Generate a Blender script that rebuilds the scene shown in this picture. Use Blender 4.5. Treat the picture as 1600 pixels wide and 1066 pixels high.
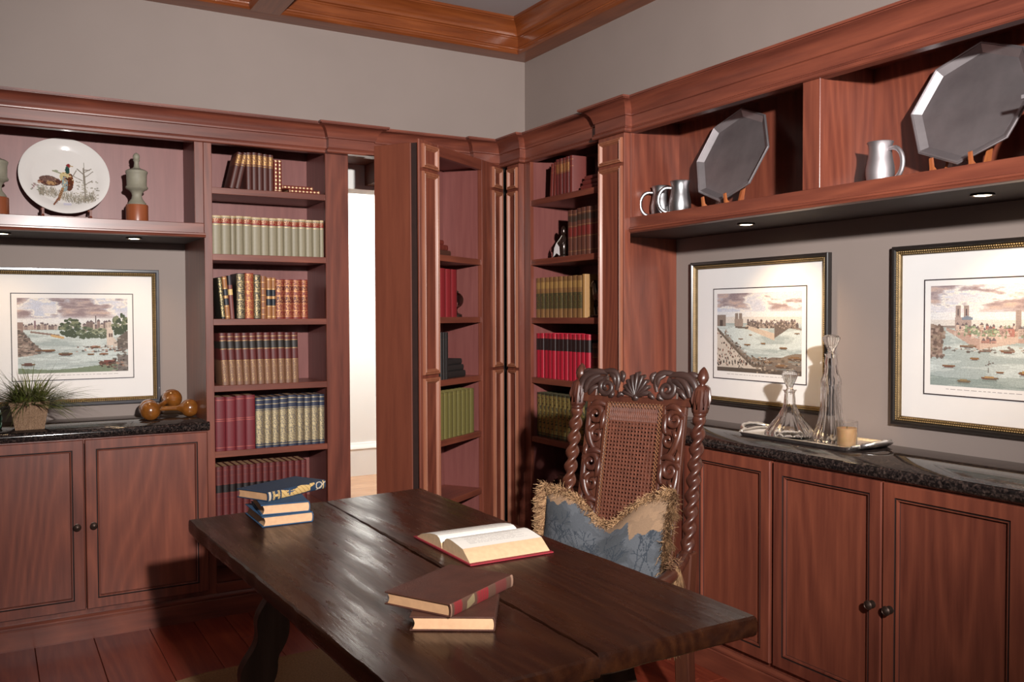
import bpy, bmesh, math, random
import numpy as np
from mathutils import Vector, Matrix

random.seed(7)
rng = np.random.default_rng(11)
for o in list(bpy.data.objects):
    bpy.data.objects.remove(o)
S = bpy.context.scene
COL = S.collection
R = math.radians

def lin(c):
    return c / 12.92 if c <= .04045 else ((c + .055) / 1.055) ** 2.4
def hx(h):
    h = h.lstrip('#')
    return tuple(lin(int(h[i:i + 2], 16) / 255) for i in (0, 2, 4)) + (1,)

# ---------------------------------------------------------------- camera
cam_d = bpy.data.cameras.new('camera')
cam = bpy.data.objects.new('camera', cam_d)
COL.objects.link(cam)
yaw, pit, rol = R(-30.358), R(-1.5636), R(-.2051)
fw = Vector((-math.sin(yaw) * math.cos(pit), math.cos(yaw) * math.cos(pit), math.sin(pit)))
rt = Vector((math.cos(yaw), math.sin(yaw), 0))
up = rt.cross(fw)
rt2 = rt * math.cos(rol) + up * math.sin(rol)
up2 = up * math.cos(rol) - rt * math.sin(rol)
m = Matrix((rt2, up2, -fw)).transposed().to_4x4()
m.translation = Vector((0, 0, 1.41))
cam.matrix_world = m
cam_d.sensor_width = 36
cam_d.lens = 1397.857 / 1600 * 36
cam_d.clip_start = .02
S.camera = cam

# ---------------------------------------------------------------- world and lights
W = bpy.data.worlds.new('world')
S.world = W
W.use_nodes = True
W.node_tree.nodes['Background'].inputs[0].default_value = (.60, .64, .72, 1)
W.node_tree.nodes['Background'].inputs[1].default_value = .35
vs = S.view_settings
vs.view_transform = 'Standard'
vs.look = 'None'
vs.exposure = 0.0
vs.gamma = 1.0
vs.use_curve_mapping = False

def area(name, loc, target, size, power, color, shape='RECTANGLE', size_y=None):
    d = bpy.data.lights.new(name, 'AREA')
    d.shape = shape
    d.size = size
    if size_y: d.size_y = size_y
    d.energy = power
    d.color = color
    o = bpy.data.objects.new(name, d)
    COL.objects.link(o)
    o.location = loc
    o.rotation_euler = (Vector(target) - Vector(loc)).to_track_quat('-Z', 'Y').to_euler()
    return o
# photographer's lamp just right of and above the camera (gives the hard shadows)
fl = bpy.data.lights.new('flash_lamp', 'SPOT')
fl.energy = 1160; fl.color = (1, .955, .925); fl.spot_size = R(82); fl.spot_blend = 1.0; fl.shadow_soft_size = .055
flo = bpy.data.objects.new('flash_lamp', fl); COL.objects.link(flo)
flo.location = (.46, -.65, 2.10)
flo.rotation_euler = (Vector((2.2, 4.3, 1.88)) - flo.location).to_track_quat('-Z', 'Y').to_euler()
# soft fill light added behind the camera
area('room_fill', (-.9, -2.35, 1.75), (1.0, 3.5, 1.2), 2.6, 13, (.95, .95, 1.0), size_y=1.9)
# bright daylight room beyond the open bookcase door
area('far_room_daylight', (3.0, 6.75, 2.78), (3.0, 7.5, 1.75), 2.2, 120, (1, .985, .96), size_y=.7)

# ---------------------------------------------------------------- node helpers
def mat_new(name):
    mt = bpy.data.materials.new(name)
    mt.use_nodes = True
    nt = mt.node_tree
    return mt, nt, nt.nodes['Principled BSDF']
def nd(nt, typ, **kw):
    n = nt.nodes.new(typ)
    for k, v in kw.items():
        if k.startswith('i_'):
            key = k[2:]
            n.inputs[int(key) if key.isdigit() else key].default_value = v
        else:
            setattr(n, k, v)
    return n
def lk(nt, a, b): nt.links.new(a, b)
def ramp(nt, stops, interp='LINEAR'):
    r = nt.nodes.new('ShaderNodeValToRGB')
    r.color_ramp.interpolation = interp
    e = r.color_ramp.elements
    while len(e) > 1: e.remove(e[0])
    e[0].position = stops[0][0]; e[0].color = stops[0][1]
    for p, c in stops[1:]:
        x = e.new(p); x.color = c
    return r
def math_n(nt, op, a, b=None, c=None):
    n = nt.nodes.new('ShaderNodeMath'); n.operation = op
    for i, v in enumerate((a, b, c)):
        if v is None: continue
        if isinstance(v, (int, float)): n.inputs[i].default_value = v
        else: lk(nt, v, n.inputs[i])
    return n.outputs[0]
def mixc(nt, fac, a, b, mode='MIX'):
    n = nt.nodes.new('ShaderNodeMix'); n.data_type = 'RGBA'; n.blend_type = mode
    for k, v in ((0, fac), (6, a), (7, b)):
        if isinstance(v, (int, float, tuple)): n.inputs[k].default_value = v
        else: lk(nt, v, n.inputs[k])
    return n.outputs[2]

def plain(name, col, rough=.5, metal=0, spec=.5, coat=0, var=0, vscale=20, bump=0, bscale=60):
    mt, nt, b = mat_new(name)
    c = hx(col) if isinstance(col, str) else col
    b.inputs['Base Color'].default_value = c
    b.inputs['Roughness'].default_value = rough
    b.inputs['Metallic'].default_value = metal
    b.inputs['Specular IOR Level'].default_value = spec
    b.inputs['Coat Weight'].default_value = coat
    b.inputs['Coat Roughness'].default_value = .12
    tc = nd(nt, 'ShaderNodeTexCoord')
    if var:
        n = nd(nt, 'ShaderNodeTexNoise', i_Scale=vscale, i_Detail=5.0)
        lk(nt, tc.outputs['Object'], n.inputs['Vector'])
        d = tuple(x * (1 - var) for x in c[:3]) + (1,)
        l = tuple(min(1, x * (1 + var)) for x in c[:3]) + (1,)
        r = ramp(nt, [(.3, d), (.7, l)])
        lk(nt, n.outputs['Fac'], r.inputs[0]); lk(nt, r.outputs[0], b.inputs['Base Color'])
    if bump:
        n = nd(nt, 'ShaderNodeTexNoise', i_Scale=bscale, i_Detail=4.0)
        lk(nt, tc.outputs['Object'], n.inputs['Vector'])
        bp = nd(nt, 'ShaderNodeBump', i_Strength=bump, i_Distance=.004)
        lk(nt, n.outputs['Fac'], bp.inputs['Height']); lk(nt, bp.outputs[0], b.inputs['Normal'])
    return mt

def wood(name, light, mid, dark, axis='Z', rough=.34, coat=.2, fine=1.0, fig=.45, bump=.06, spec=.5):
    mt, nt, b = mat_new(name)
    tc = nd(nt, 'ShaderNodeTexCoord'); oi = nd(nt, 'ShaderNodeObjectInfo')
    off = math_n(nt, 'MULTIPLY', oi.outputs['Random'], 37.0)
    add = nd(nt, 'ShaderNodeVectorMath', operation='ADD')
    lk(nt, tc.outputs['Object'], add.inputs[0]); lk(nt, off, add.inputs[1])
    sc = {'X': (.07, 1, 1), 'Y': (1, .07, 1), 'Z': (1, 1, .07)}[axis]
    mp = nd(nt, 'ShaderNodeMapping'); mp.inputs['Scale'].default_value = sc
    lk(nt, add.outputs[0], mp.inputs['Vector'])
    n1 = nd(nt, 'ShaderNodeTexNoise', i_Scale=48.0 * fine, i_Detail=6.0, i_Roughness=.6)
    lk(nt, mp.outputs[0], n1.inputs['Vector'])
    mp2 = nd(nt, 'ShaderNodeMapping'); mp2.inputs['Scale'].default_value = tuple(.13 if s < 1 else 1 for s in sc)
    lk(nt, add.outputs[0], mp2.inputs['Vector'])
    n2 = nd(nt, 'ShaderNodeTexNoise', i_Scale=2.6, i_Detail=1.2)
    lk(nt, mp2.outputs[0], n2.inputs['Vector'])
    w = math_n(nt, 'MULTIPLY', n2.outputs['Fac'], 21.0)
    w = math_n(nt, 'PINGPONG', w, .5)
    w = math_n(nt, 'MULTIPLY', w, 2.0)
    w = math_n(nt, 'POWER', w, 1.6)
    n3 = nd(nt, 'ShaderNodeTexNoise', i_Scale=1.7, i_Detail=2.0)
    lk(nt, add.outputs[0], n3.inputs['Vector'])
    f = math_n(nt, 'MULTIPLY', n1.outputs['Fac'], .75 - fig * .5)
    f = math_n(nt, 'MULTIPLY_ADD', w, fig * .38, f)
    f = math_n(nt, 'MULTIPLY_ADD', n3.outputs['Fac'], .20, f)
    f = math_n(nt, 'ADD', f, .11)
    f = math_n(nt, 'MULTIPLY_ADD', oi.outputs['Random'], .10, f)
    r = ramp(nt, [(.28, hx(dark)), (.52, hx(mid)), (.82, hx(light))])
    lk(nt, f, r.inputs[0]); lk(nt, r.outputs[0], b.inputs['Base Color'])
    b.inputs['Roughness'].default_value = rough
    b.inputs['Coat Weight'].default_value = coat
    b.inputs['Coat Roughness'].default_value = .2
    b.inputs['Specular IOR Level'].default_value = spec
    bp = nd(nt, 'ShaderNodeBump', i_Strength=bump, i_Distance=.002)
    lk(nt, n1.outputs['Fac'], bp.inputs['Height']); lk(nt, bp.outputs[0], b.inputs['Normal'])
    return mt

M = {}
for ax in 'XYZ':
    M['cherry' + ax] = wood('cherry_' + ax, '#8a4b37', '#6c382b', '#46211a', ax, fig=.42, rough=.38)
    M['inner' + ax] = wood('cherry_inside_' + ax, '#85504a', '#774440', '#633632', ax, rough=.45, coat=.05, fig=.2)
    M['beam' + ax] = wood('ceiling_wood_' + ax, '#98532a', '#7a3d1c', '#54260f', ax, fig=.3, rough=.3, coat=.3)
M['mould'] = wood('cherry_moulding', '#a3694e', '#8b523a', '#6a3826', 'Z', fig=.15, coat=.05, rough=.45)
M['rough_side'] = wood('cherry_sawn', '#7a3f2a', '#6a3422', '#52271a', 'Z', rough=.6, coat=0, fig=.1, fine=.7)
M['tableW'] = wood('old_table_wood', '#3a1f10', '#26120a', '#130805', 'Y', rough=.25, coat=.0, fig=.4, bump=.22, spec=.33)
def worn_table(mt):
    nt = mt.node_tree; b = nt.nodes['Principled BSDF']
    tc = nd(nt, 'ShaderNodeTexCoord'); mp = nd(nt, 'ShaderNodeMapping'); mp.inputs['Scale'].default_value = (1, .10, 1)
    lk(nt, tc.outputs['Object'], mp.inputs['Vector'])
    n = nd(nt, 'ShaderNodeTexNoise', i_Scale=20.0, i_Detail=8.0, i_Roughness=.62); lk(nt, mp.outputs[0], n.inputs['Vector'])
    r = ramp(nt, [(.35, (.17, .17, .17, 1)), (.62, (.40, .40, .40, 1))]); lk(nt, n.outputs['Fac'], r.inputs[0]); lk(nt, r.outputs[0], b.inputs['Roughness'])
    old = b.inputs['Normal'].links[0].from_node
    bp = nd(nt, 'ShaderNodeBump', i_Strength=.28, i_Distance=.005)
    lk(nt, n.outputs['Fac'], bp.inputs['Height']); lk(nt, old.outputs[0], bp.inputs['Normal']); lk(nt, bp.outputs[0], b.inputs['Normal'])
worn_table(M['tableW'])
M['tableL'] = wood('old_table_leg_wood', '#5c4638', '#453226', '#2c1e16', 'Z', rough=.5, coat=0, bump=.25)
M['chair'] = wood('carved_walnut', '#5a3222', '#42221a', '#27130f', 'Z', rough=.36, coat=.2, fig=.1, bump=.2)
M['crest'] = wood('carved_dark_walnut', '#45302a', '#33221e', '#201412', 'X', rough=.42, coat=.12, fig=.1, bump=.25)
M['stand'] = wood('stand_wood', '#b0693c', '#955230', '#703820', 'Z', rough=.35)
M['urnbase'] = wood('turned_cherry', '#9c5634', '#86472a', '#683218', 'Z', rough=.35, fig=.2)
M['gourd'] = plain('varnished_gourd', '#7e4b1c', .22, coat=.6, var=.35, vscale=26)
M['floorW'] = wood('floor_plank_wood', '#96482f', '#783020', '#521e14', 'Y', rough=.42, coat=.05, fig=.35)
M['hallfloor'] = wood('pale_floor_wood', '#c29a78', '#ab8262', '#8c6648', 'X', rough=.4)
M['wallp'] = plain('taupe_wall_paint', '#958780', .7, var=.03, vscale=3, bump=.03, bscale=220)
M['ceilp'] = plain('ceiling_paint', '#b5aeae', .85, var=.02, vscale=3)
M['whitep'] = plain('white_paint', '#f0eee9', .5, var=.01, vscale=3)
M['black'] = plain('gap_shade_black', '#0d0b0b', .9, var=.1)  # painted shade for the gaps at the hinge side of the door
M['darkgap'] = plain('dark_wood_and_gap_shade', '#2a1510', .7, var=.2)  # dark wood and groove glaze; on the door edge it paints gap shade
M['bronze'] = plain('oil_rubbed_bronze', '#54443c', .45, metal=.8, var=.2, vscale=60)
M['pewter'] = plain('pewter', '#b9b9bb', .36, metal=1, var=.12, vscale=14, bump=.03, bscale=30)
M['pewterD'] = plain('aged_pewter', '#b4adaf', .57, metal=1, var=.16, vscale=9, bump=.04, bscale=22)
M['silver'] = plain('polished_silver', '#efedeb', .32, metal=1, var=.04, bump=.12, bscale=90)
M['stone'] = plain('weathered_green_grey_paint', '#8b8675', .6, var=.14, vscale=18, bump=.1, bscale=40)
M['plate'] = plain('glazed_white_china', '#e4dfda', .08, coat=.6, var=.01)
M['mat'] = plain('mat_board', '#f3f0ee', .75, var=.01)
M['fillet'] = plain('plum_fillet', '#2b2026', .5, var=.05)
M['frameblk'] = plain('black_lacquer', '#25211f', .3, coat=.3, var=.1)
M['framegry'] = plain('grey_black_lacquer', '#4a4a50', .22, coat=.5, var=.1)
M['gold'] = plain('antique_gold', '#6a573a', .45, metal=.6, var=.25, vscale=50)
M['bead'] = plain('gilt_beads', '#b8996a', .4, metal=.7, var=.2, vscale=80)
M['wax'] = plain('honey_wax', '#d2a878', .45, var=.06, vscale=30)
M['wax'].node_tree.nodes['Principled BSDF'].inputs['Subsurface Weight'].default_value = .15
M['pages'] = plain('page_edges', '#b98e68', .8, var=.1, vscale=40)
M['rug'] = plain('sisal_rug', '#8a6a46', .95, var=.2, vscale=120, bump=.5, bscale=300)
M['cane'] = plain('aged_cane', '#64392a', .5, var=.25, vscale=60)
M['lace'] = plain('cane_lacing', '#85593a', .5, var=.2, vscale=60)
M['fringe'] = plain('straw_fringe', '#a8835e', .8, var=.3, vscale=70)
M['fringeD'] = plain('brown_fringe', '#6e4c32', .8, var=.3, vscale=70)
M['seat'] = plain('worn_seat_fabric', '#4a3426', .9, var=.25, vscale=40)
M['iron'] = plain('wrought_iron', '#15120f', .5, metal=.6, var=.2)
M['tag'] = plain('white_card', '#e9e4e2', .7, var=.02)
M['bottle'] = plain('dark_bronze_figure', '#30221c', .25, metal=.5, coat=.4, var=.3, vscale=40)
M['string'] = plain('cotton_string', '#cfc6b8', .8, var=.05)
M['figure'] = plain('antique_brass_dark', '#6b6255', .3, metal=.8, var=.3, vscale=30)

def leaf_mat():
    mt, nt, b = mat_new('grass_blade')
    tc = nd(nt, 'ShaderNodeTexCoord')
    n = nd(nt, 'ShaderNodeTexNoise', i_Scale=16.0, i_Detail=3.0)
    lk(nt, tc.outputs['Object'], n.inputs['Vector'])
    r = ramp(nt, [(.3, hx('#38301c')), (.48, hx('#4c5226')), (.62, hx('#6b7434')), (.75, hx('#6e5636'))])
    lk(nt, n.outputs['Fac'], r.inputs[0]); lk(nt, r.outputs[0], b.inputs['Base Color'])
    b.inputs['Roughness'].default_value = .5
    return mt
M['leaf'] = leaf_mat()

def basket_mat():
    mt, nt, b = mat_new('woven_rope')
    tc = nd(nt, 'ShaderNodeTexCoord')
    w1 = nd(nt, 'ShaderNodeTexWave', i_Scale=55.0, i_Distortion=2.0, bands_direction='X')
    w1.inputs['Detail Scale'].default_value = 8
    n = nd(nt, 'ShaderNodeTexNoise', i_Scale=170.0, i_Detail=2.0)
    for q in (w1, n): lk(nt, tc.outputs['Object'], q.inputs['Vector'])
    f = math_n(nt, 'MULTIPLY', w1.outputs['Fac'], .5)
    f = math_n(nt, 'MULTIPLY_ADD', n.outputs['Fac'], .6, f)
    r = ramp(nt, [(.2, hx('#4a3222')), (.5, hx('#8a6a50')), (.9, hx('#b39478'))])
    lk(nt, f, r.inputs[0]); lk(nt, r.outputs[0], b.inputs['Base Color'])
    b.inputs['Roughness'].default_value = .9
    bp = nd(nt, 'ShaderNodeBump', i_Strength=.6, i_Distance=.004)
    lk(nt, f, bp.inputs['Height']); lk(nt, bp.outputs[0], b.inputs['Normal'])
    return mt
M['basket'] = basket_mat()

def granite_mat():
    mt, nt, b = mat_new('dark_granite')
    tc = nd(nt, 'ShaderNodeTexCoord')
    v = nd(nt, 'ShaderNodeTexVoronoi', i_Scale=170.0)
    n = nd(nt, 'ShaderNodeTexNoise', i_Scale=75.0, i_Detail=7.0, i_Roughness=.7)
    for q in (v, n): lk(nt, tc.outputs['Object'], q.inputs['Vector'])
    f = math_n(nt, 'MULTIPLY', v.outputs['Color'], .35)
    f = math_n(nt, 'MULTIPLY_ADD', n.outputs['Fac'], .8, f)
    r = ramp(nt, [(.40, hx('#0e0c0c')), (.58, hx('#231d1c')), (.74, hx('#473a35')), (.90, hx('#6d5f58'))])
    lk(nt, f, r.inputs[0]); lk(nt, r.outputs[0], b.inputs['Base Color'])
    b.inputs['Roughness'].default_value = .09
    return mt
M['granite'] = granite_mat()

def glass_mat(name, tint=(1, 1, 1, 1), rough=0.0):
    mt, nt, b = mat_new(name)
    b.inputs['Base Color'].default_value = tint
    b.inputs['Transmission Weight'].default_value = 1
    b.inputs['Roughness'].default_value = rough
    b.inputs['IOR'].default_value = 1.5
    return mt
M['glass'] = glass_mat('clear_crystal')
M['greenglass'] = glass_mat('green_glass', (.35, .6, .5, 1))
def pane_mat():
    mt, nt, b = mat_new('picture_glass')
    out = nt.nodes['Material Output']
    tr = nd(nt, 'ShaderNodeBsdfTransparent'); gl = nd(nt, 'ShaderNodeBsdfGlossy')
    gl.inputs['Roughness'].default_value = .02
    fr = nd(nt, 'ShaderNodeFresnel', i_IOR=1.45); ge = nd(nt, 'ShaderNodeNewGeometry')
    mx = nd(nt, 'ShaderNodeMixShader')
    fac = math_n(nt, 'MULTIPLY', fr.outputs[0], math_n(nt, 'SUBTRACT', 1.0, ge.outputs['Backfacing']))
    lk(nt, fac, mx.inputs[0]); lk(nt, tr.outputs[0], mx.inputs[1]); lk(nt, gl.outputs[0], mx.inputs[2])
    lk(nt, mx.outputs[0], out.inputs['Surface'])
    return mt
M['pane'] = pane_mat()
def emit_mat(name, col, s):
    mt, nt, b = mat_new(name)
    b.inputs['Emission Color'].default_value = col
    b.inputs['Emission Strength'].default_value = s
    return mt
M['bulb'] = emit_mat('lamp_lens', (1, .82, .55, 1), 14)
def vcol_mat(name, rough=.7, bump=0, coat=0):
    mt, nt, b = mat_new(name)
    a = nd(nt, 'ShaderNodeVertexColor', layer_name='print')
    lk(nt, a.outputs['Color'], b.inputs['Base Color'])
    b.inputs['Roughness'].default_value = rough
    b.inputs['Coat Weight'].default_value = coat
    if bump:
        tc = nd(nt, 'ShaderNodeTexCoord'); n = nd(nt, 'ShaderNodeTexNoise', i_Scale=380.0)
        lk(nt, tc.outputs['Object'], n.inputs['Vector'])
        bp = nd(nt, 'ShaderNodeBump', i_Strength=bump, i_Distance=.003)
        lk(nt, n.outputs['Fac'], bp.inputs['Height']); lk(nt, bp.outputs[0], b.inputs['Normal'])
    return mt
M['print'] = vcol_mat('coloured_engraving', .8)
M['chinaprint'] = vcol_mat('china_decoration', .1, coat=.5)
M['tapestry'] = vcol_mat('tapestry_weave', .95, bump=.5)
M['spineprint'] = vcol_mat('printed_spine', .6)

# ---------------------------------------------------------------- mesh builder
ORG = {}
class MB:
    def __init__(s, xf=None):
        s.v = []; s.f = []; s.xf = xf
    def add(s, vs, fs):
        n = len(s.v)
        s.v += [s.xf(*p) for p in vs] if s.xf else [tuple(p) for p in vs]
        s.f += [tuple(i + n for i in q) for q in fs]
        return s
    def box(s, x0, x1, y0, y1, z0, z1, b=0.0):
        if b <= 0:
            v = [(x, y, z) for x in (x0, x1) for y in (y0, y1) for z in (z0, z1)]
            return s.add(v, [(0, 1, 3, 2), (4, 6, 7, 5), (0, 4, 5, 1), (2, 3, 7, 6), (0, 2, 6, 4), (1, 5, 7, 3)])
        X, Y, Z = (x0, x1), (y0, y1), (z0, z1)
        v = []; idx = {}
        for i in (0, 1):
            for j in (0, 1):
                for k in (0, 1):
                    si, sj, sk = (1 - 2 * i) * b, (1 - 2 * j) * b, (1 - 2 * k) * b
                    p = (X[i], Y[j], Z[k])
                    idx[i, j, k, 0] = len(v); v.append((p[0], p[1] + sj, p[2] + sk))
                    idx[i, j, k, 1] = len(v); v.append((p[0] + si, p[1], p[2] + sk))
                    idx[i, j, k, 2] = len(v); v.append((p[0] + si, p[1] + sj, p[2]))
        f = []
        for a in (0, 1):
            f.append([idx[a, j, k, 0] for j, k in ((0, 0), (1, 0), (1, 1), (0, 1))])
            f.append([idx[i, a, k, 1] for i, k in ((0, 0), (1, 0), (1, 1), (0, 1))])
            f.append([idx[i, j, a, 2] for i, j in ((0, 0), (1, 0), (1, 1), (0, 1))])
        for a in (0, 1):
            for c in (0, 1):
                f.append([idx[a, c, 0, 0], idx[a, c, 0, 1], idx[a, c, 1, 1], idx[a, c, 1, 0]])
                f.append([idx[a, 0, c, 0], idx[a, 0, c, 2], idx[a, 1, c, 2], idx[a, 1, c, 0]])
                f.append([idx[0, a, c, 1], idx[0, a, c, 2], idx[1, a, c, 2], idx[1, a, c, 1]])
        for i in (0, 1):
            for j in (0, 1):
                for k in (0, 1):
                    f.append([idx[i, j, k, q] for q in (0, 1, 2)])
        return s.add(v, f)
    def prism(s, poly, axis, a, b):
        n = len(poly)
        def P(p, q, t): return {'x': (t, p, q), 'y': (p, t, q), 'z': (p, q, t)}[axis]
        v = [P(p, q, a) for p, q in poly] + [P(p, q, b) for p, q in poly]
        f = [(i, (i + 1) % n, n + (i + 1) % n, n + i) for i in range(n)]
        f += [tuple(range(n)), tuple(range(2 * n - 1, n - 1, -1))]
        return s.add(v, f)
    def lathe(s, prof, seg=24, c=(0, 0, 0), sx=1, sy=1, rot=0, rfun=None, axis='z'):
        v = []; n = len(prof)
        for r, z in prof:
            for k in range(seg):
                a = rot + 2 * math.pi * k / seg
                q = r * (rfun(a, z) if rfun else 1)
                p = (q * math.cos(a) * sx, q * math.sin(a) * sy, z)
                if axis == 'y': p = (p[0], p[2], p[1])
                if axis == 'x': p = (p[2], p[0], p[1])
                v.append((c[0] + p[0], c[1] + p[1], c[2] + p[2]))
        f = []
        for i in range(n - 1):
            for k in range(seg):
                k2 = (k + 1) % seg
                f.append((i * seg + k, i * seg + k2, (i + 1) * seg + k2, (i + 1) * seg + k))
        f.append(tuple(range(seg)))
        f.append(tuple(range((n - 1) * seg, n * seg)))
        return s.add(v, f)
    def tube(s, path, r, seg=8, closed=False, sq=1.0, upv=(0, 0, 1)):
        P = [Vector(p) for p in path]; n = len(P)
        rr = r if isinstance(r, (list, tuple)) else [r] * n
        v = []; U = Vector(upv)
        for i in range(n):
            t = (P[(i + 1) % n] - P[i - 1]) if closed else (P[min(i + 1, n - 1)] - P[max(i - 1, 0)])
            t = t.normalized() if t.length > 1e-9 else Vector((0, 0, 1))
            a = t.cross(U)
            if a.length < 1e-4: a = t.cross(Vector((1, 0, 0)))
            a.normalize(); b = a.cross(t)
            for k in range(seg):
                an = 2 * math.pi * k / seg
                v.append(tuple(P[i] + a * (rr[i] * math.cos(an)) + b * (rr[i] * sq * math.sin(an))))
        f = []
        for i in range(n if closed else n - 1):
            j = (i + 1) % n
            for k in range(seg):
                k2 = (k + 1) % seg
                f.append((i * seg + k, i * seg + k2, j * seg + k2, j * seg + k))
        if not closed:
            f.append(tuple(range(seg))); f.append(tuple(range((n - 1) * seg, n * seg)))
        return s.add(v, f)
    def frame(s, u0, u1, z0, z1, prof):
        # picture-frame sweep: profile of (inset, out), corners mitred
        v = []; n = len(prof)
        for i, o in prof:
            v += [(u0 + i, o, z0 + i), (u1 - i, o, z0 + i), (u1 - i, o, z1 - i), (u0 + i, o, z1 - i)]
        f = []
        for k in range(n):
            k2 = (k + 1) % n
            for c in range(4):
                c2 = (c + 1) % 4
                f.append((k * 4 + c, k * 4 + c2, k2 * 4 + c2, k2 * 4 + c))
        return s.add(v, f)
    def sweep(s, path, prof):
        # plan polyline, room on the right hand; profile of (out, z), mitred
        n = len(path); P = [Vector(p) for p in path]; v = []
        def nrm(a, b):
            d = (b - a).normalized(); return Vector((d.y, -d.x))
        for i in range(n):
            if i == 0: mm = nrm(P[0], P[1])
            elif i == n - 1: mm = nrm(P[-2], P[-1])
            else:
                a, b = nrm(P[i - 1], P[i]), nrm(P[i], P[i + 1])
                mm = (a + b) / (1 + a.dot(b))
            for o, z in prof: v.append((P[i].x + mm.x * o, P[i].y + mm.y * o, z))
        q = len(prof); f = []
        for i in range(n - 1):
            for k in range(q):
                k2 = (k + 1) % q
                f.append((i * q + k, i * q + k2, (i + 1) * q + k2, (i + 1) * q + k))
        f.append(tuple(range(q))); f.append(tuple(range((n - 1) * q, n * q)))
        return s.add(v, f)
    def build(s, name, mt, parent=None, ang=32, loc=None):
        if parent is not None:
            org = Vector(ORG[parent.name])
        elif loc is not None:
            org = Vector(loc)
        else:
            a = np.array(s.v); lo, hi = a.min(0), a.max(0)
            org = Vector(((lo[0] + hi[0]) / 2, (lo[1] + hi[1]) / 2, lo[2]))
        me = bpy.data.meshes.new(name)
        me.from_pydata([(p[0] - org.x, p[1] - org.y, p[2] - org.z) for p in s.v], [], s.f)
        bm = bmesh.new(); bm.from_mesh(me)
        bmesh.ops.recalc_face_normals(bm, faces=bm.faces)
        bm.to_mesh(me); bm.free()
        me.polygons.foreach_set('use_smooth', [True] * len(me.polygons))
        me.set_sharp_from_angle(angle=R(ang))
        me.materials.append(M[mt] if isinstance(mt, str) else mt)
        o = bpy.data.objects.new(name, me); COL.objects.link(o)
        if parent is not None: o.parent = parent
        else: o.location = org
        ORG[o.name] = tuple(org)
        return o

def tag(o, label=None, cat=None, group=None, kind=None):
    if label: o['label'] = label
    if cat: o['category'] = cat
    if group: o['group'] = group
    if kind: o['kind'] = kind
    return o
def thing(name, label, cat, loc=(0, 0, 0), rz=0, group=None, local=False):
    o = bpy.data.objects.new(name, None); COL.objects.link(o)
    o.empty_display_size = .05
    o.location = loc; o.rotation_euler = (0, 0, rz)
    tag(o, label, cat, group)
    ORG[o.name] = (0, 0, 0) if local else tuple(loc)
    return o
def struct(mb, name, mt, label, **k):
    o = mb.build(name, mt, **k); tag(o, label, kind='structure'); return o
def copy_tree(o, parent=None):
    c = o.copy(); COL.objects.link(c); c.parent = parent
    for ch in o.children: copy_tree(ch, c)
    return c
ORD = ['first', 'second', 'third', 'fourth', 'fifth', 'sixth', 'seventh', 'eighth', 'ninth', 'tenth', 'eleventh',
       'twelfth', 'thirteenth', 'fourteenth', 'fifteenth', 'sixteenth']

# main planes of the room (metres, camera stands at x = y = 0)
D, YW = 4.32, 4.80          # cabinet front on back wall, back wall
FX, XW = 2.472, 2.91        # cabinet front on right wall, right wall
ZC, ZCB = .925, .886        # worktop top / underside
ZS, ZN = 1.782, 1.848       # niche shelf underside / top
ZB = 2.225                  # underside of cabinet cornice
ZT = 2.29                   # inside top of niches and bookcases
CEIL = 3.19
XL, YF = -2.3, -2.6
def xb(u, o, z): return (u, D - o, z)
def xr(u, o, z): return (FX - o, u, z)

# ================================================================ the room shell
OX0, OX1, OZ = 1.60, 2.46, 2.15      # doorway through the back wall behind the bookcase door
struct(MB().box(XL - .1, OX0, YW, YW + .15, 0, CEIL).box(OX1, XW + .1, YW, YW + .15, 0, CEIL)
       .box(OX0, OX1, YW, YW + .15, OZ, CEIL), 'wall_back', 'wallp', 'taupe painted wall above the cabinets left of the corner')
struct(MB().box(XW, XW + .1, YF, YW, 0, CEIL), 'wall_right', 'wallp', 'taupe painted wall behind the two prints and decanters')
struct(MB().box(XL - .1, XL, YF, YW, 0, CEIL), 'wall_left', 'wallp', 'taupe painted wall on the left side of the room')
struct(MB().box(XL - .1, XW + .1, YF - .1, YF, 0, CEIL), 'wall_front', 'wallp', 'taupe painted wall behind the viewer')
struct(MB().box(XL - .1, XW + .1, YF - .1, YW + .15, CEIL, CEIL + .1), 'ceiling', 'ceilp', 'pale grey painted ceiling between wooden beams')

floor = struct(MB().box(XL - .1, XW + .1, YF - .1, YW + .15, -.08, -.012), 'floor', 'darkgap', 'dark red-brown wide plank wood floor')
x = XL; k = 0
pr = random.Random(3)
while x < FX + .1:
    w = pr.choice([.11, .14, .19, .23, .16])
    y = YF
    cut = [YF] + sorted(pr.uniform(YF + .5, D - .3) for _ in range(2)) + [YW]
    for a, b in zip(cut[:-1], cut[1:]):
        if b - a < .05: continue
        p = MB().box(x + .0012, min(x + w, XW) - .0012, a + .001, b - .001, -.012, 0, .0015).build('plank', 'floorW', floor)
    x += w

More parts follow.
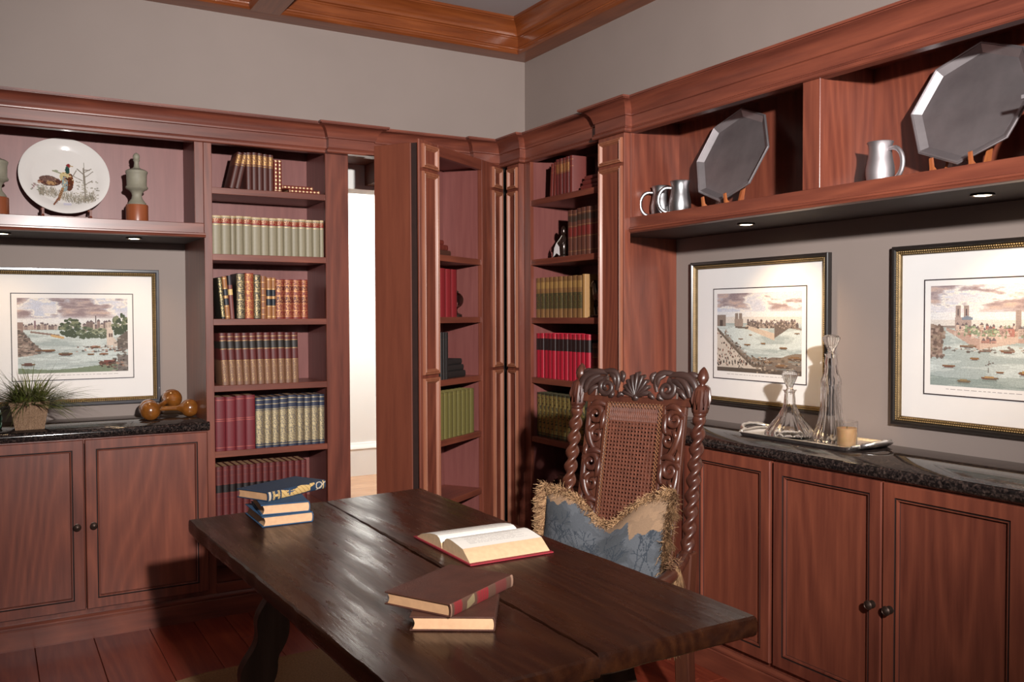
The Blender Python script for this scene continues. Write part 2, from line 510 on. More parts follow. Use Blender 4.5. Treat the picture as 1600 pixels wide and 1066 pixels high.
# hall beyond the doorway
hallf = struct(MB().box(.4, 6.2, YW + .15, 7.7, -.08, -.01), 'floor_hall', 'darkgap', 'pale wood floor of the bright room beyond the doorway')
hy = YW + .15
while hy < 7.6:
    MB().box(.4, 6.2, hy + .001, hy + .119, -.01, 0, .001).build('plank', 'hallfloor', hallf); hy += .12
MB().box(OX0, OX1, YW - .48, YW + .149, -.011, .001, .001).build('threshold', 'hallfloor', hallf)
struct(MB().box(.4, 6.2, 7.54, 7.7, 0, 2.9), 'wall_hall', 'whitep', 'white wall of the bright room seen through the doorway')
struct(MB().box(.3, .4, YW + .15, 7.7, 0, 2.9), 'wall_hall_left', 'whitep', 'white side wall of the room beyond')
struct(MB().box(6.2, 6.3, YW + .15, 7.7, 0, 2.9), 'wall_hall_right', 'whitep', 'white far side wall of the room beyond')
struct(MB().box(.3, 6.3, YW + .15, 7.7, 2.9, 3.0), 'ceiling_hall', 'whitep', 'white ceiling of the room beyond the doorway')
struct(MB().box(.4, 6.2, YW + .151, YW + .17, OZ + .12, 2.9), 'wall_hall_near', 'whitep', 'white wall above the doorway on the far side')
struct(MB().sweep([(.4, 7.54), (6.2, 7.54)], [(0, 0), (.02, 0), (.02, .235), (.026, .24), (.022, .262), (.012, .275), (.010, .29), (0, .29)]),
       'baseboard_hall', 'whitep', 'tall white baseboard beyond the doorway')
# door lining: white head casing and wooden head piece
struct(MB().box(OX0, OX1, YW - .012, YW + .17, OZ - .022, OZ + .0).box(OX0, 1.845, YW - .014, YW, OZ, 2.30).box(OX0 - .0, OX0 + .02, YW - .012, YW + .17, 0, OZ - .022)
       .box(OX1 - .02, OX1, YW - .012, YW + .17, 0, OZ - .022), 'trim_1', 'whitep', 'white painted lining of the doorway behind the bookcase')
struct(MB().box(1.845, OX1, 4.62, YW - .016, OZ + .0, 2.262, .002).box(1.579, OX1, D + .03, YW - .016, 2.264, 2.298), 'trim_2', 'rough_side', 'brown wooden head piece above the doorway')

# ceiling perimeter beams and cross beam
BP = [(0, 2.99), (.112, 2.99), (.122, 2.993), (.13, 3.003), (.13, 3.012), (.126, 3.018), (.128, 3.026), (.121, 3.032), (.119, 3.034), (.119, 3.083), (.123, 3.086),
      (.123, 3.093), (.132, 3.097), (.134, 3.104), (.136, 3.112), (.141, 3.118), (.144, 3.126), (.150, 3.137), (.160, 3.150), (.174, 3.162), (.184, 3.168), (.184, 3.174), (.19, 3.176), (.19, CEIL), (0, CEIL)]
struct(MB().sweep([(XL, YW), (XW, YW), (XW, YF)], BP), 'trim_3', 'beamX', 'moulded reddish wood cornice beam around the ceiling')
BX0, BX1 = 1.19, 1.343
hw = (BX1 - BX0) / 2
prof_r = [(o - .119 + hw, z) for o, z in BP[4:]]
poly = [(-hw, 2.988), (hw, 2.988)] + [(p, z) for p, z in prof_r[:-1] if z < CEIL] + [(prof_r[-2][0], CEIL)]
poly += [(-poly[-1][0], CEIL)] + [(-p, z) for p, z in reversed(poly[2:-1])]
struct(MB().prism([((BX0 + BX1) / 2 + p, z) for p, z in poly], 'y', YF, YW - .118), 'trim_4', 'beamY', 'wooden coffer beam crossing the ceiling to the back wall')

# cabinet cornice with breaks over the pilasters, both walls in one run
CP = [(-.03, 2.222), (.010, 2.222), (.015, 2.226), (.015, 2.236), (.009, 2.240), (.011, 2.244), (.004, 2.249), (.004, 2.293), (.010, 2.296), (.010, 2.301), (.013, 2.306),
      (.016, 2.318), (.022, 2.331), (.032, 2.343), (.045, 2.351), (.056, 2.354), (.056, 2.357), (.064, 2.357), (.064, 2.366), (-.03, 2.366)]
J = .035
cp = [(-1.35, D), (1.468, D), (1.468, D - J), (1.70, D - J), (1.70, D), (2.275, D), (2.275, D - J), (FX - J, D - J), (FX - J, 4.07), (FX, 4.07), (FX, 3.385),
      (FX - J, 3.385), (FX - J, 3.165), (FX, 3.165), (FX, -1.2)]
def two_runs(o, second, xlim):
    o.data.materials.append(M[second]); loc = o.location
    for p in o.data.polygons:
        c = p.center
        if c.x + loc.x > xlim and c.y + loc.y < (YW if xlim > 2.6 else D - J * .99): p.material_index = 1
    return o
two_runs(struct(MB().sweep(cp, CP), 'trim_5', 'cherryX', 'dark cherry cornice along the top of the built-in cabinets'), 'cherryY', 2.36)
t3o = bpy.data.objects['trim_3']; t3o.data.materials.append(M['beamY'])
for p in t3o.data.polygons:
    c = p.center + t3o.location
    if XW - c.x < YW - c.y: p.material_index = 1
struct(MB().box(-1.35, 2.44, D, YW, 2.30, 2.364).box(FX, XW, -1.2, YW - .0, 2.30, 2.3635), 'trim_6', 'cherryX', 'flat dust top above the cabinets')

# base mouldings
BB = [(-.02, 0), (.018, 0), (.018, .083), (.013, .087), (.017, .092), (.017, .099), (.010, .104), (.006, .109), (-.02, .109)]
struct(MB().sweep([(-1.35, D), (1.585, D)], BB), 'baseboard_back', 'cherryX', 'moulded cherry plinth under the left cabinets')
struct(MB().sweep([(FX, 4.084), (FX, 3.371)], BB).sweep([(FX, 3.174), (FX, -1.2)], BB), 'baseboard_right', 'cherryY', 'moulded cherry plinth under the right cabinets')

# ================================================================ cabinet helpers
DOORP = [(0, 0), (0, .017), (.003, .021), (.043, .021), (.0445, .014), (.047, .014), (.0485, .020), (.052, .019), (.0545, .010), (.056, .004), (.056, 0)]
def cab_door(root, xf, u0, u1, z0, z1, o, knob_u, knob_z, ax, label=None):
    mb = MB(xf); mb.frame(u0, u1, z0, z1, [(i, o + q) for i, q in DOORP])
    d = mb.build('door', 'cherry' + 'Z', root, ang=25)
    d.data.materials.append(M['darkgap'])           # dark glaze lies in the grooves of the frame
    for k_ in (3, 4, 5, 8):
        for c_ in range(4): d.data.polygons[k_ * 4 + c_].material_index = 1
    MB(xf).box(u0 + .052, u1 - .052, o, o + .0075, z0 + .052, z1 - .052).build('door_panel', 'cherryZ', d)
    if knob_u is not None:
        kb = MB(xf)
        kb.lathe([(.008, o + .019), (.013, o + .021), (.013, o + .024), (.006, o + .026), (.006, o + .033), (.012, o + .036), (.0155, o + .041), (.0155, o + .044), (.012, o + .047),
                  (.011, o + .0455), (.006, o + .049), (.001, o + .0505)], 20, (knob_u, 0, knob_z), axis='y')
        kb.build('knob', 'bronze', d, ang=40)
    return d
def base_unit(name, label, xf, u0, u1, depth, ax, knobz, knobs=True):
    loc = xf((u0 + u1) / 2, -depth / 2, .109)
    t = thing(name, label, 'cabinet', loc)
    b = MB(xf)
    b.box(u0, u1, -depth, -.02, .109, ZCB - .001)
    b.build('body', 'cherry' + ax, t)
    fr = MB(xf).frame(u0, u1, .109, ZCB - .001, [(0, -.02), (0, 0), (.025, 0), (.025, -.02)])
    fr.build('face_frame', 'cherry' + ax, t)
    mid = (u0 + u1) / 2
    cab_door(t, xf, u0 + .006, mid - .003, .133, .879, .001, mid - .033 if knobs else None, knobz, ax)
    cab_door(t, xf, mid + .003, u1 - .006, .133, .879, .001, mid + .033 if knobs else None, knobz, ax)
    return t
base_unit('base_cabinet', 'cherry base cabinet with two panelled doors under the potted grass and gourd rattles', xb, -.172, .878, .479, 'Z', .502)
base_unit('base_cabinet', 'cherry base cabinet at the far left, next to the bay with the plant', xb, -1.23, -.176, .479, 'Z', .502)
for a, b, lab in ((2.322, 3.173, 'cherry base cabinet partly hidden behind the carved chair'), (1.388, 2.318, 'cherry base cabinet right of the chair, two round bronze knobs at its centre'),
                  (.452, 1.384, 'cherry base cabinet at the right edge beneath the larger print'), (-.5, .448, 'cherry base cabinet furthest right along the granite worktop')):
    base_unit('base_cabinet', lab, xr, a, b, .437, 'Z', .477, b < 3)

# worktops
def worktop(xf, u0, u1, depth, label, ends):
    mb = MB(xf)
    h = ZC - ZCB
    prof = [(-depth, ZCB), (.018, ZCB), (.025, ZCB + .007), (.027, ZCB + .02), (.025, ZC - .007), (.018, ZC), (-depth, ZC)]
    mb.prism(prof, 'x', u0, u1)
    if ends: mb.box(u1 - .01, ends, -depth, -.001, ZCB, ZC)
    return tag(mb.build('worktop', 'granite', ang=50), label, 'worktop')
worktop(xb, -1.23, .884, .479, 'dark polished granite worktop with the potted grass, left wall', 0)
worktop(xr, -.5, 3.173, .437, 'dark polished granite worktop with the silver tray, right wall', 3.372)

# ---------------------------------------------------------------- niche units
def niche(name, label, xf, u0, u1, ax, openings, depth=.28, full=.48, lipend=0.0, inn='inner'):
    loc = xf((u0 + u1) / 2, -.1, ZS)
    t = thing(name, label, 'wall shelf', loc)
    MB(xf).box(u0, u1, -depth, .004, ZN - .046, ZN, .002).build('shelf', 'cherry' + ax, t)
    lip = MB(xf).prism([(-.03, ZS), (.004, ZS), (.008, ZS + .002), (.010, ZS + .007), (.006, ZS + .010), (.010, ZS + .013), (.010, ZS + .019), (.005, ZS + .022), (-.03, ZS + .022)], 'x', u0, u1 + lipend)
    lip.build('light_rail', 'cherry' + ax, t)
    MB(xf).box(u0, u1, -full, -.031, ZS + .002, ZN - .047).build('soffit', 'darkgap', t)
    MB(xf).box(u0, u1, -depth - .02, -depth, ZN, ZT).build('back_panel', inn + 'Z', t)
    MB(xf).box(u0, u1, -depth, -.022, ZT, ZT + .02).build('top_panel', inn + ax, t)
    st = []
    for a, b in openings: st += [a, b]
    edges = [u0] + st + [u1]
    for i in range(0, len(edges), 2):
        if edges[i + 1] - edges[i] > .004:
            MB(xf).box(edges[i], edges[i + 1], -.02, 0, ZN, ZB + .01, .0015).build('stile', 'cherryZ', t)
            MB(xf).box(edges[i] + .002, edges[i + 1] - .002, -depth, -.02, ZN, ZT).build('side_panel', inn + 'Z', t)
    MB(xf).box(u0, u1, -.019, -.002, ZB, ZT).build('top_rail', 'cherry' + ax, t)
    return t
niche('display_niche', 'cherry display niche with the pheasant plate and wooden urns', xb, -1.23, .874, 'X', [(-1.19, -.23), (-.15, .834)], full=.479, lipend=.006)
niche('display_niche', 'cherry display niche with pewter trays and mugs over the prints', xr, -.5, 3.372, 'Y', [(-.46, .05), (.125, 1.09), (1.165, 2.127), (2.203, 3.172)], full=.437, inn='cherry')

# puck lamps under the niche shelves
def puck(p, lab, side):
    t = thing('puck_lamp', lab, 'lamp', (p[0], p[1], ZS - .004), group='recessed lamps under the niche shelves')
    MB().lathe([(.030, ZS + .008), (.034, ZS + .003), (.036, ZS - .004), (.027, ZS - .004), (.026, ZS + .004)], 28, (p[0], p[1], 0)).build('trim_ring', 'bronze', t)
    MB().lathe([(.001, ZS + .001), (.026, ZS + .001), (.025, ZS - .0025), (.016, ZS - .0045), (.001, ZS - .005)], 28, (p[0], p[1], 0)).build('lens', 'bulb', t)
    d = bpy.data.lights.new('puck_light', 'SPOT')
    d.energy = (5 if side == 'b' else 15); d.color = (1, .66, .34); d.spot_size = R(105); d.spot_blend = 1.0; d.shadow_soft_size = .03
    o = bpy.data.objects.new('puck_light', d); COL.objects.link(o)
    o.parent = t; o.location = (0, 0, -.012)
    if side == 'b': o.rotation_euler = (R(18), 0, 0)
    else: o.rotation_euler = (0, R(-18), 0)
puck((.06, 4.50), 'round recessed lamp under the left niche, near the photo edge', 'b')
puck((.595, 4.50), 'round recessed lamp under the left niche beneath the urn', 'b')
puck((2.66, 2.66), 'round recessed lamp under the right niche beneath the smaller-looking tray', 'r')
puck((2.66, 1.66), 'round recessed lamp under the right niche beneath the large right tray', 'r')
puck((2.66, .66), 'round recessed lamp under the right niche, outside the photo on the right', 'r')

# ---------------------------------------------------------------- pilaster mouldings
PILP = [(0, 0), (0, .010), (.003, .013), (.006, .013), (.008, .010), (.010, .014), (.014, .012), (.018, .005), (.021, .001), (.021, 0)]
def pilaster(root, xf, u0, u1, o, z0, z1, breaks):
    MB(xf).box(u0, u1, 0.0, o, z0, z1, .002).build('pilaster', 'cherryZ', root)
    zz = [z0 + .02] + breaks + [z1 - .012]
    for a, b in zip(zz[:-1], zz[1:]):
        mb = MB(xf).frame(u0 + .012, u1 - .012, a + .008, b - .008, [(i, o + q) for i, q in PILP])
        mb.build('panel_moulding', 'mould', root, ang=25)

SH = [.155, .47, .779, 1.09, 1.404, 1.709, 2.020]
# left fixed bookcase
bl = thing('bookcase', 'fixed cherry bookcase between the print and the white doorway', 'bookcase', (1.22, 4.5, 0))
A0, A1, BD = .912, 1.458, .31
MB(xb).box(.875, A0, -.02, 0, 0.109, ZB + .01, .0015).build('stile', 'cherryZ', bl)
MB(xb).box(A1, 1.578, -.02, 0, 0.109, ZB + .01, .0015).build('stile', 'cherryZ', bl)
MB(xb).box(.876, A0 - .003, -.479, -.02, 0, ZT).build('side_panel', 'cherryZ', bl)
MB(xb).box(A1 + .003, 1.576, -.479, -.02, 0, ZT).build('side_panel', 'innerZ', bl)
MB(xb).box(A0 - .003, A1 + .003, -BD - .015, -BD, 0.1, ZT).build('back_panel', 'innerZ', bl)
MB(xb).box(A0 - .003, A1 + .003, -BD, -.02, ZT - .02, ZT).build('top_panel', 'innerX', bl)
MB(xb).box(A0, A1, -.02, 0, .109, .155, .0015).build('bottom_rail', 'cherryX', bl)
for z in SH:
    s = MB(xb).box(A0 - .002, A1 + .002, -BD, -.004, z - .030, z, .0015)
    s.build('shelf', 'cherryX', bl)

# right wall bookcase
br = thing('bookcase', 'cherry bookcase with moulded pilasters between the corner and the chair', 'bookcase', (2.65, 3.7, 0))
C0, C1 = 3.405, 4.024
MB(xr).box(C1, 4.211, -.02, 0, .0, ZB + .01, .0015).build('stile', 'cherryZ', br)
MB(xr).box(3.374, C0, -.02, 0, .109, ZB + .01).build('stile', 'cherryZ', br)
MB(xr).box(3.374, C0 - .004, -.437, -.02, 0, ZT).build('side_panel', 'cherryZ', br)
MB(xr).box(C1 + .003, 4.13, -.437, -.02, 0, ZT).build('side_panel', 'innerZ', br)
MB(xr).box(C0, C1, -BD - .015, -BD, .1, ZT).build('back_panel', 'innerZ', br)
MB(xr).box(C0, C1, -BD, -.02, ZT - .02, ZT).build('top_panel', 'innerY', br)
MB(xr).box(C0, C1, -.02, 0, .109, .155, .0015).build('bottom_rail', 'cherryY', br)
for z in SH:
    MB(xr).box(C0 - .003, C1 + .002, -BD, -.004, z - .030, z, .0015).build('shelf', 'cherryY', br)
pilaster(br, xr, 3.175, 3.370, .034, 0.0, ZB - .003, [1.13, 2.085])
pilaster(br, xr, 4.085, 4.210, .034, 0.0, ZB - .003, [1.13, 2.085])
MB(xr).box(4.213, 4.30, -.10, -.001, 0, ZB).build('hinge_gap_shade', 'black', br)  # black strip put in to paint the dark gap beside the pilaster
# filler behind the hinge side of the doorway
struct(MB().box(2.47, XW, 4.31, YW, 0, 2.29), 'trim_7', 'inner' + 'Z', 'wooden corner filler behind the bookcase door')

# ================================================================ swung-open bookcase door
HX, HY, TH = 2.44, 4.27, R(34)
ct, st_ = math.cos(TH), math.sin(TH)
def door_w(x, y, z): return (HX + x * ct - y * st_, HY + x * st_ + y * ct, z)
dr = thing('bookcase_door', 'bookcase door swung open into the room beside the white doorway', 'door', (HX, HY, 0), TH, local=True)
def xd(s, o, z): return (-s, -o, z)          # s runs from the hinge to the free edge, o out of the face
ZD = 2.232
MB(xd).box(.69, .862, -.011, 0, .02, ZD, .002).build('stile', 'cherryZ', dr)
MB(xd).box(-.018, .236, -.026, 0, .02, ZD, .002).build('stile', 'cherryZ', dr)
MB(xd).box(.236, .69, -.026, 0, 2.178, ZD, .0015).build('top_rail', 'cherryX', dr)
MB(xd).box(.236, .69, -.026, 0, .02, .16, .0015).build('bottom_rail', 'cherryX', dr)
MB(xd).box(.800, .852, -.255, -.052, .02, ZD - .012, .002).build('side_panel', 'rough_side', dr)
MB(xd).box(.802, .846, -.052, -.011, .02, ZD - .014).build('stile_gap_shade', 'darkgap', dr)  # dark strip painting the shade in the gap behind the stile
MB(xd).box(.690, .80, -.24, -.026, .02, ZD - .02).build('inner_side', 'innerZ', dr)
MB(xd).box(.02, .236, -.24, -.026, .02, ZD - .02).build('inner_side', 'innerZ', dr)
MB(xd).box(.236, .69, -.245, -.235, .02, ZD - .02).build('back_panel', 'innerZ', dr)
MB(xd).box(.236, .69, -.24, -.026, 2.19, ZD - .01).build('top_panel', 'innerX', dr)
DS = [.16, .505, .808, 1.102, 1.409, 1.711]
for z in DS[1:]:
    MB(xd).box(.234, .692, -.236, -.008, z - .030, z, .0015).build('shelf', 'cherryX', dr)
MB(xd).box(.236, .69, -.236, -.02, .14, .16).build('shelf', 'cherryX', dr)
for u0, u1 in ((.694, .838), (.004, .118)):
    for a, b in ((.03, 1.13), (1.13, 2.095), (2.095, 2.222)):
        MB(xd).frame(u0, u1, a + .008, b - .008, [(i * 1.25, q) for i, q in PILP]).build('panel_moulding', 'mould', dr, ang=25)
MB(xd).box(-.036, -.020, -.20, .004, .02, ZD).build('hinge_edge_shade', 'black', dr)  # black strip on the hinge edge, paints the gap's shade

# ================================================================ books
def book_mat(name, base, bands=(), lines=(), orn=None, gilt='#c9a468', rough=.5, var=.12):
    """bands: (z0,z1,colour); lines: heights of gilt fillets; orn: (z0,z1,scale,threshold) ornamented zone"""
    mt, nt, b = mat_new(name)
    tc = nd(nt, 'ShaderNodeTexCoord'); sp = nd(nt, 'ShaderNodeSeparateXYZ')
    lk(nt, tc.outputs['Generated'], sp.inputs[0])
    z = sp.outputs['Z']
    stops = [(0, hx(base))]
    for a, c, col in sorted(bands):
        stops += [(a, hx(col)), (c, hx(base))]
    r = ramp(nt, stops, 'CONSTANT'); lk(nt, z, r.inputs[0])
    n = nd(nt, 'ShaderNodeTexNoise', i_Scale=60.0, i_Detail=4.0); lk(nt, tc.outputs['Object'], n.inputs['Vector'])
    oi = nd(nt, 'ShaderNodeObjectInfo')
    v = math_n(nt, 'MULTIPLY_ADD', n.outputs['Fac'], var * 2, 1 - var)
    v = math_n(nt, 'MULTIPLY_ADD', oi.outputs['Random'], .16, v)
    v = math_n(nt, 'SUBTRACT', v, .08)
    mul = nt.nodes.new('ShaderNodeVectorMath'); mul.operation = 'SCALE'
    lk(nt, r.outputs[0], mul.inputs[0]); lk(nt, v, mul.inputs['Scale'])
    col = mul.outputs[0]
    spine = math_n(nt, 'LESS_THAN', sp.outputs['Y'], .07)
    mask = None
    if lines:
        st = [(0, (0, 0, 0, 1))]
        for h in lines: st += [(h - .006, (1, 1, 1, 1)), (h + .006, (0, 0, 0, 1))]
        rl = ramp(nt, st, 'CONSTANT'); lk(nt, z, rl.inputs[0]); mask = rl.outputs[0]
    if orn:
        mp = nd(nt, 'ShaderNodeMapping'); lk(nt, tc.outputs['Object'], mp.inputs['Vector'])
        vo = nd(nt, 'ShaderNodeTexVoronoi', i_Scale=orn[2], distance='MANHATTAN'); lk(nt, mp.outputs[0], vo.inputs['Vector'])
        vo.inputs['Randomness'].default_value = .6
        q = math_n(nt, 'GREATER_THAN' if orn[3] > 0 else 'LESS_THAN', vo.outputs['Distance'], abs(orn[3]))
        if orn[3] < 0: vo.inputs['Randomness'].default_value = .0
        rz = ramp(nt, [(0, (0, 0, 0, 1)), (orn[0], (1, 1, 1, 1)), (orn[1], (0, 0, 0, 1))], 'CONSTANT'); lk(nt, z, rz.inputs[0])
        q = math_n(nt, 'MULTIPLY', q, rz.outputs[0])
        mask = math_n(nt, 'MAXIMUM', mask, q) if mask is not None else q
    if mask is not None:
        mask = math_n(nt, 'MULTIPLY', mask, spine)
        c2 = mixc(nt, mask, col, hx(gilt))
        lk(nt, c2, b.inputs['Base Color'])
        lk(nt, math_n(nt, 'MULTIPLY', mask, .6), b.inputs['Metallic'])
    else:
        lk(nt, col, b.inputs['Base Color'])
    b.inputs['Roughness'].default_value = rough
    return mt
BMAT = dict(
    brown=book_mat('maroon_brown_leather', '#4c2620', [(.66, .9, '#6a3a2c')], (.64, .92), (.68, .9, 200, .72), '#b58f58'),
    golddot=book_mat('red_leather_gold_dots', '#6e2a1c', (), (.04, .96), (.03, .97, 54, -.30), '#e2c698'),
    cream=book_mat('sage_cream_cloth', '#8c836c', [(.80, .93, '#86281f'), (.955, 1.0, '#bda67e')], (.765,), (.83, .93, 260, .88), '#cbb082'),
    greengold=book_mat('dark_green_leather', '#2a2620', (), (.06, .25, .45, .65, .85, .97), (.05, .95, 190, .78), '#b3a274'),
    tan=book_mat('tan_calf', '#a06a3e', [(.32, .48, '#20242c'), (.55, .70, '#20242c')], (.05, .3, .5, .53, .72, .95), None, '#d8b478'),
    tanplain=book_mat('tan_brown_calf', '#8e5a38', (), (.1, .25, .4, .55, .7, .85), None, '#c99a60'),
    redbrown=book_mat('worn_red_brown_cloth', '#74403a', [(.55, .68, '#d9b878'), (.78, 1, '#2a2228')], (), None),
    redgold=book_mat('red_morocco', '#7c2a22', [(.4, .55, '#5a1618'), (.72, .82, '#5a1618')], (.05, .2, .38, .57, .70, .84, .96), (.06, .96, 190, .88), '#c08c5c'),
    redtall=book_mat('crimson_morocco', '#8a2a22', (), (.03, .2, .4, .6, .8, .97), (.04, .96, 210, .8), '#b98850'),
    blackgold=book_mat('black_gold_leather', '#2b2420', (), (.03, .22, .42, .62, .82, .97), (.05, .95, 190, .78), '#a8946c'),
    sets=book_mat('maroon_tan_leather', '#7a5540', [(.48, .70, '#5c2624'), (.70, .84, '#2c2622'), (.84, .999, '#5c2624')], (.47, .69, .85, .93), (.06, .45, 200, .95), '#a8885c'),
    redcloth=book_mat('dull_red_cloth', '#6b1f27', (), (.55, .585, .06, .94), None, '#a85a52', .55),
    bluegold=book_mat('navy_gold_cloth', '#2c3246', (), (.05, .76, .86, .95), (.08, .74, 260, .60), '#b8a680'),
    lawred=book_mat('maroon_law_binding', '#5c2222', [(.46, .62, '#1c1414')], (.2, .34, .45, .63, .8, .92), None, '#7e4038'),
    red4=book_mat('deep_red_cloth', '#7a1a20', (), (.93,), None, '#8f3a34', .6),
    black=book_mat('black_cloth', '#221f1e', (), (.85, .12), None, '#4b4036', .6),
    olive=book_mat('olive_cloth', '#6a6233', (), (.94, .06), None, '#8a7f4a', .65),
    maroon=book_mat('maroon_cloth', '#67261f', (), (.9, .72), None, '#a06a48', .55),
    maroongilt=book_mat('maroon_gilt_cloth', '#5f2320', [(.62, .86, '#7c4428')], (.9, .6), (.64, .85, 200, .82), '#96703e'),
    brownold=book_mat('brown_red_leather', '#5a3428', [(.42, .62, '#6a241e'), (.74, .86, '#3a2a20')], (.4, .64, .9, .1), None, '#a07a52'),
    tangreen=book_mat('tan_green_cloth', '#7d5a36', [(.22, .60, '#3e3d26'), (.72, .88, '#93703f')], (.62, .90, .2), (.24, .58, 200, .85), '#8a6c3e'),
    tancloth=book_mat('tan_cloth', '#9c7444', (), (), None),
    bright=book_mat('bright_red_binding', '#a3182c', [(.62, .88, '#241414')], (.905,), None, '#b4504c', .5),
    dkgreen=book_mat('black_green_gilt', '#33301f', [(.74, .8, '#1a1812')], (.06, .3, .45, .6, .82, .95), (.1, .95, 70, .5), '#8f7c48'),
    brownpl=book_mat('plain_brown_leather', '#4a2c22', (), (), None),
)
_bc = {}
def book_meshes(w, h, d, mk):
    key = (round(w, 4), round(h, 4), round(d, 4), mk)
    if key in _bc: return _bc[key]
    t = .0024; q = min(w * .22, .006)
    pts = [(-w / 2, d)]
    for i in range(7):
        a = math.pi * i / 6
        pts.append((-w / 2 * math.cos(a), q - q * math.sin(a)))
    pts += [(w / 2, d), (w / 2 - t, d), (w / 2 - t, q + .002), (-w / 2 + t, q + .002), (-w / 2 + t, d)]
    n = len(pts)
    v = [(a, b, 0) for a, b in pts] + [(a, b, h) for a, b in pts]
    f = [(i, (i + 1) % n, n + (i + 1) % n, n + i) for i in range(n)] + [tuple(range(n - 1, -1, -1)), tuple(range(n, 2 * n))]
    me = bpy.data.meshes.new('book_cover'); me.from_pydata(v, [], f)
    me.polygons.foreach_set('use_smooth', [True] * len(me.polygons)); me.set_sharp_from_angle(angle=R(40))
    me.materials.append(BMAT[mk])
    x = w / 2 - t - .0002
    pv = [(a, b, c) for a in (-x, x) for b in (q + .0025, d - .003) for c in (.003, h - .003)]
    pm = bpy.data.meshes.new('pages'); pm.from_pydata(pv, [], [(0, 1, 3, 2), (4, 6, 7, 5), (0, 4, 5, 1), (2, 3, 7, 6), (0, 2, 6, 4), (1, 5, 7, 3)])
    pm.materials.append(M['pages'])
    _bc[key] = (me, pm); return me, pm
def book(w, h, d, mk, loc, rz=0, tilt=0, lie=False, label='', group=None):
    a, b = book_meshes(w, h, d, mk)
    o = bpy.data.objects.new('book', a); COL.objects.link(o)
    p = bpy.data.objects.new('pages', b); COL.objects.link(p); p.parent = o
    o.location = loc
    o.rotation_euler = (0, math.pi / 2 if lie else tilt, rz)
    tag(o, label, 'book', group); return o
def row(widths, hs, d, mk, u, place, rz, shelf, name, group, tilts=None, gap=.0012, jit=.004, frm='left'):
    """place(u, jitter) -> world xyz of the spine foot; widths measured along the shelf from the left"""
    n = len(widths)
    for i, w in enumerate(widths):
        h = hs[i] if isinstance(hs, (list, tuple)) else hs
        t = tilts[i] if tilts else 0
        m_ = mk[i] if isinstance(mk, (list, tuple)) else mk
        nm = name[i] if isinstance(name, (list, tuple)) else f'{ORD[i]} {name} from the left, {shelf}'
        book(w - gap, h + random.uniform(-.0015, .0015), d, m_, place(u + w / 2, random.uniform(0, jit)), rz, t, False, nm, group)
        u += w

# --- left bookcase (spines face -y)
def pl(z, back=.014): return lambda u, j: (u, D + back + j, z)
PX = .00308
L1 = 'top shelf left of the doorway'
z = SH[6]
for i, px in enumerate((358, 366.5)):
    book(.0245, .176, .125, 'brown', (.909 + (px + 4 - 330) * PX, D + .018, z + .0035), 0, R(13.5), False,
         ['left one', 'right one'][i] + ' of two leaning maroon books, ' + L1, 'maroon books on the top shelf')
row([.0262] * 5, [.178, .179, .178, .177, .176], .125, 'brown', .909 + (384 - 330) * PX, pl(z), 0, L1, 'upright maroon gilt-banded book', 'maroon books on the top shelf')
row([.0195] * 2, .155, .11, 'golddot', .909 + (427 - 330) * PX, pl(z), 0, L1, 'thin standing gold-dotted book', 'gold-dotted books')
book(.0175, .158, .11, 'golddot', (.909 + (450 - 330) * PX, D + .016, z + .0088), 0, 0, True, 'lower of two flat gold-dotted books, ' + L1, 'gold-dotted books')
book(.0175, .158, .11, 'golddot', (.909 + (439 - 330) * PX, D + .02, z + .0264), 0, 0, True, 'upper of two flat gold-dotted books, ' + L1, 'gold-dotted books')
e = [107, 152, 197, 222, 262, 305, 352, 393, 435, 470, 512, 550, 588, 626, 666, 688]
wd = [(b - a) / 3.331 * PX * 1.005 for a, b in zip(e[:-1], e[1:])]
row(wd, .182, .13, 'cream', .914, pl(SH[5]), 0, 'second shelf', 'cream book with red label', 'cream cloth set on the second shelf', jit=.002)
w3 = [.020, .022, .020, .040, .041, .034, .027, .0245, .0205, .0415, .042, .042, .034]
h3 = [.196, .200, .205, .216, .219, .212, .206, .199, .199, .192, .192, .192, .192]
m3 = ['greengold', 'tan', 'redbrown', 'blackgold', 'redtall', 'blackgold', 'tanplain', 'tan', 'tan', 'redgold', 'redgold', 'redgold', 'redgold']
n3 = ['dark green gilt book leaning at the left end, third shelf', 'tan book with blue labels leaning, third shelf', 'worn red-brown book with yellow label, third shelf',
      'wide black gilt book left of the tall crimson book, third shelf', 'tallest crimson gilt book, third shelf', 'black gilt book right of the tall crimson book, third shelf',
      'plain tan calf book, third shelf', 'left of two upright tan books with blue labels, third shelf', 'right of two upright tan books with blue labels, third shelf',
      'first red gilt book of four at the right, third shelf', 'second red gilt book of four at the right, third shelf', 'third red gilt book of four at the right, third shelf',
      'last red gilt book at the right end, third shelf']
t3 = [R(-5), R(-4.5), R(-3.5)] + [0] * 10
u = .952
for i in range(13):
    if i == 3: u += .010
    book(w3[i] - .001, h3[i], .13, m3[i], (u + w3[i] / 2, D + .015 + random.uniform(0, .004), SH[4] + (abs(t3[i]) * w3[i] / 2 if t3[i] else 0)), 0, t3[i], False, n3[i], 'mixed leather books on the third shelf')
    u += w3[i]
row([.0335] * 11, .247, .15, 'sets', .952, pl(SH[3], .012), 0, 'fourth shelf', 'maroon and tan leather book', 'maroon and tan set on the fourth shelf', tilts=[R(-3.2 + .22 * i) for i in range(11)], jit=.002)
row([.0475, .0465, .0465, .0465], [.256, .256, .258, .26], .16, 'redcloth', .917, pl(SH[2], .010), 0, 'fifth shelf', 'plain dull red book', 'red cloth books on the fifth shelf', jit=.002)
wb = [.041, .038, .037, .041, .046, .035, .037, .039, .030]
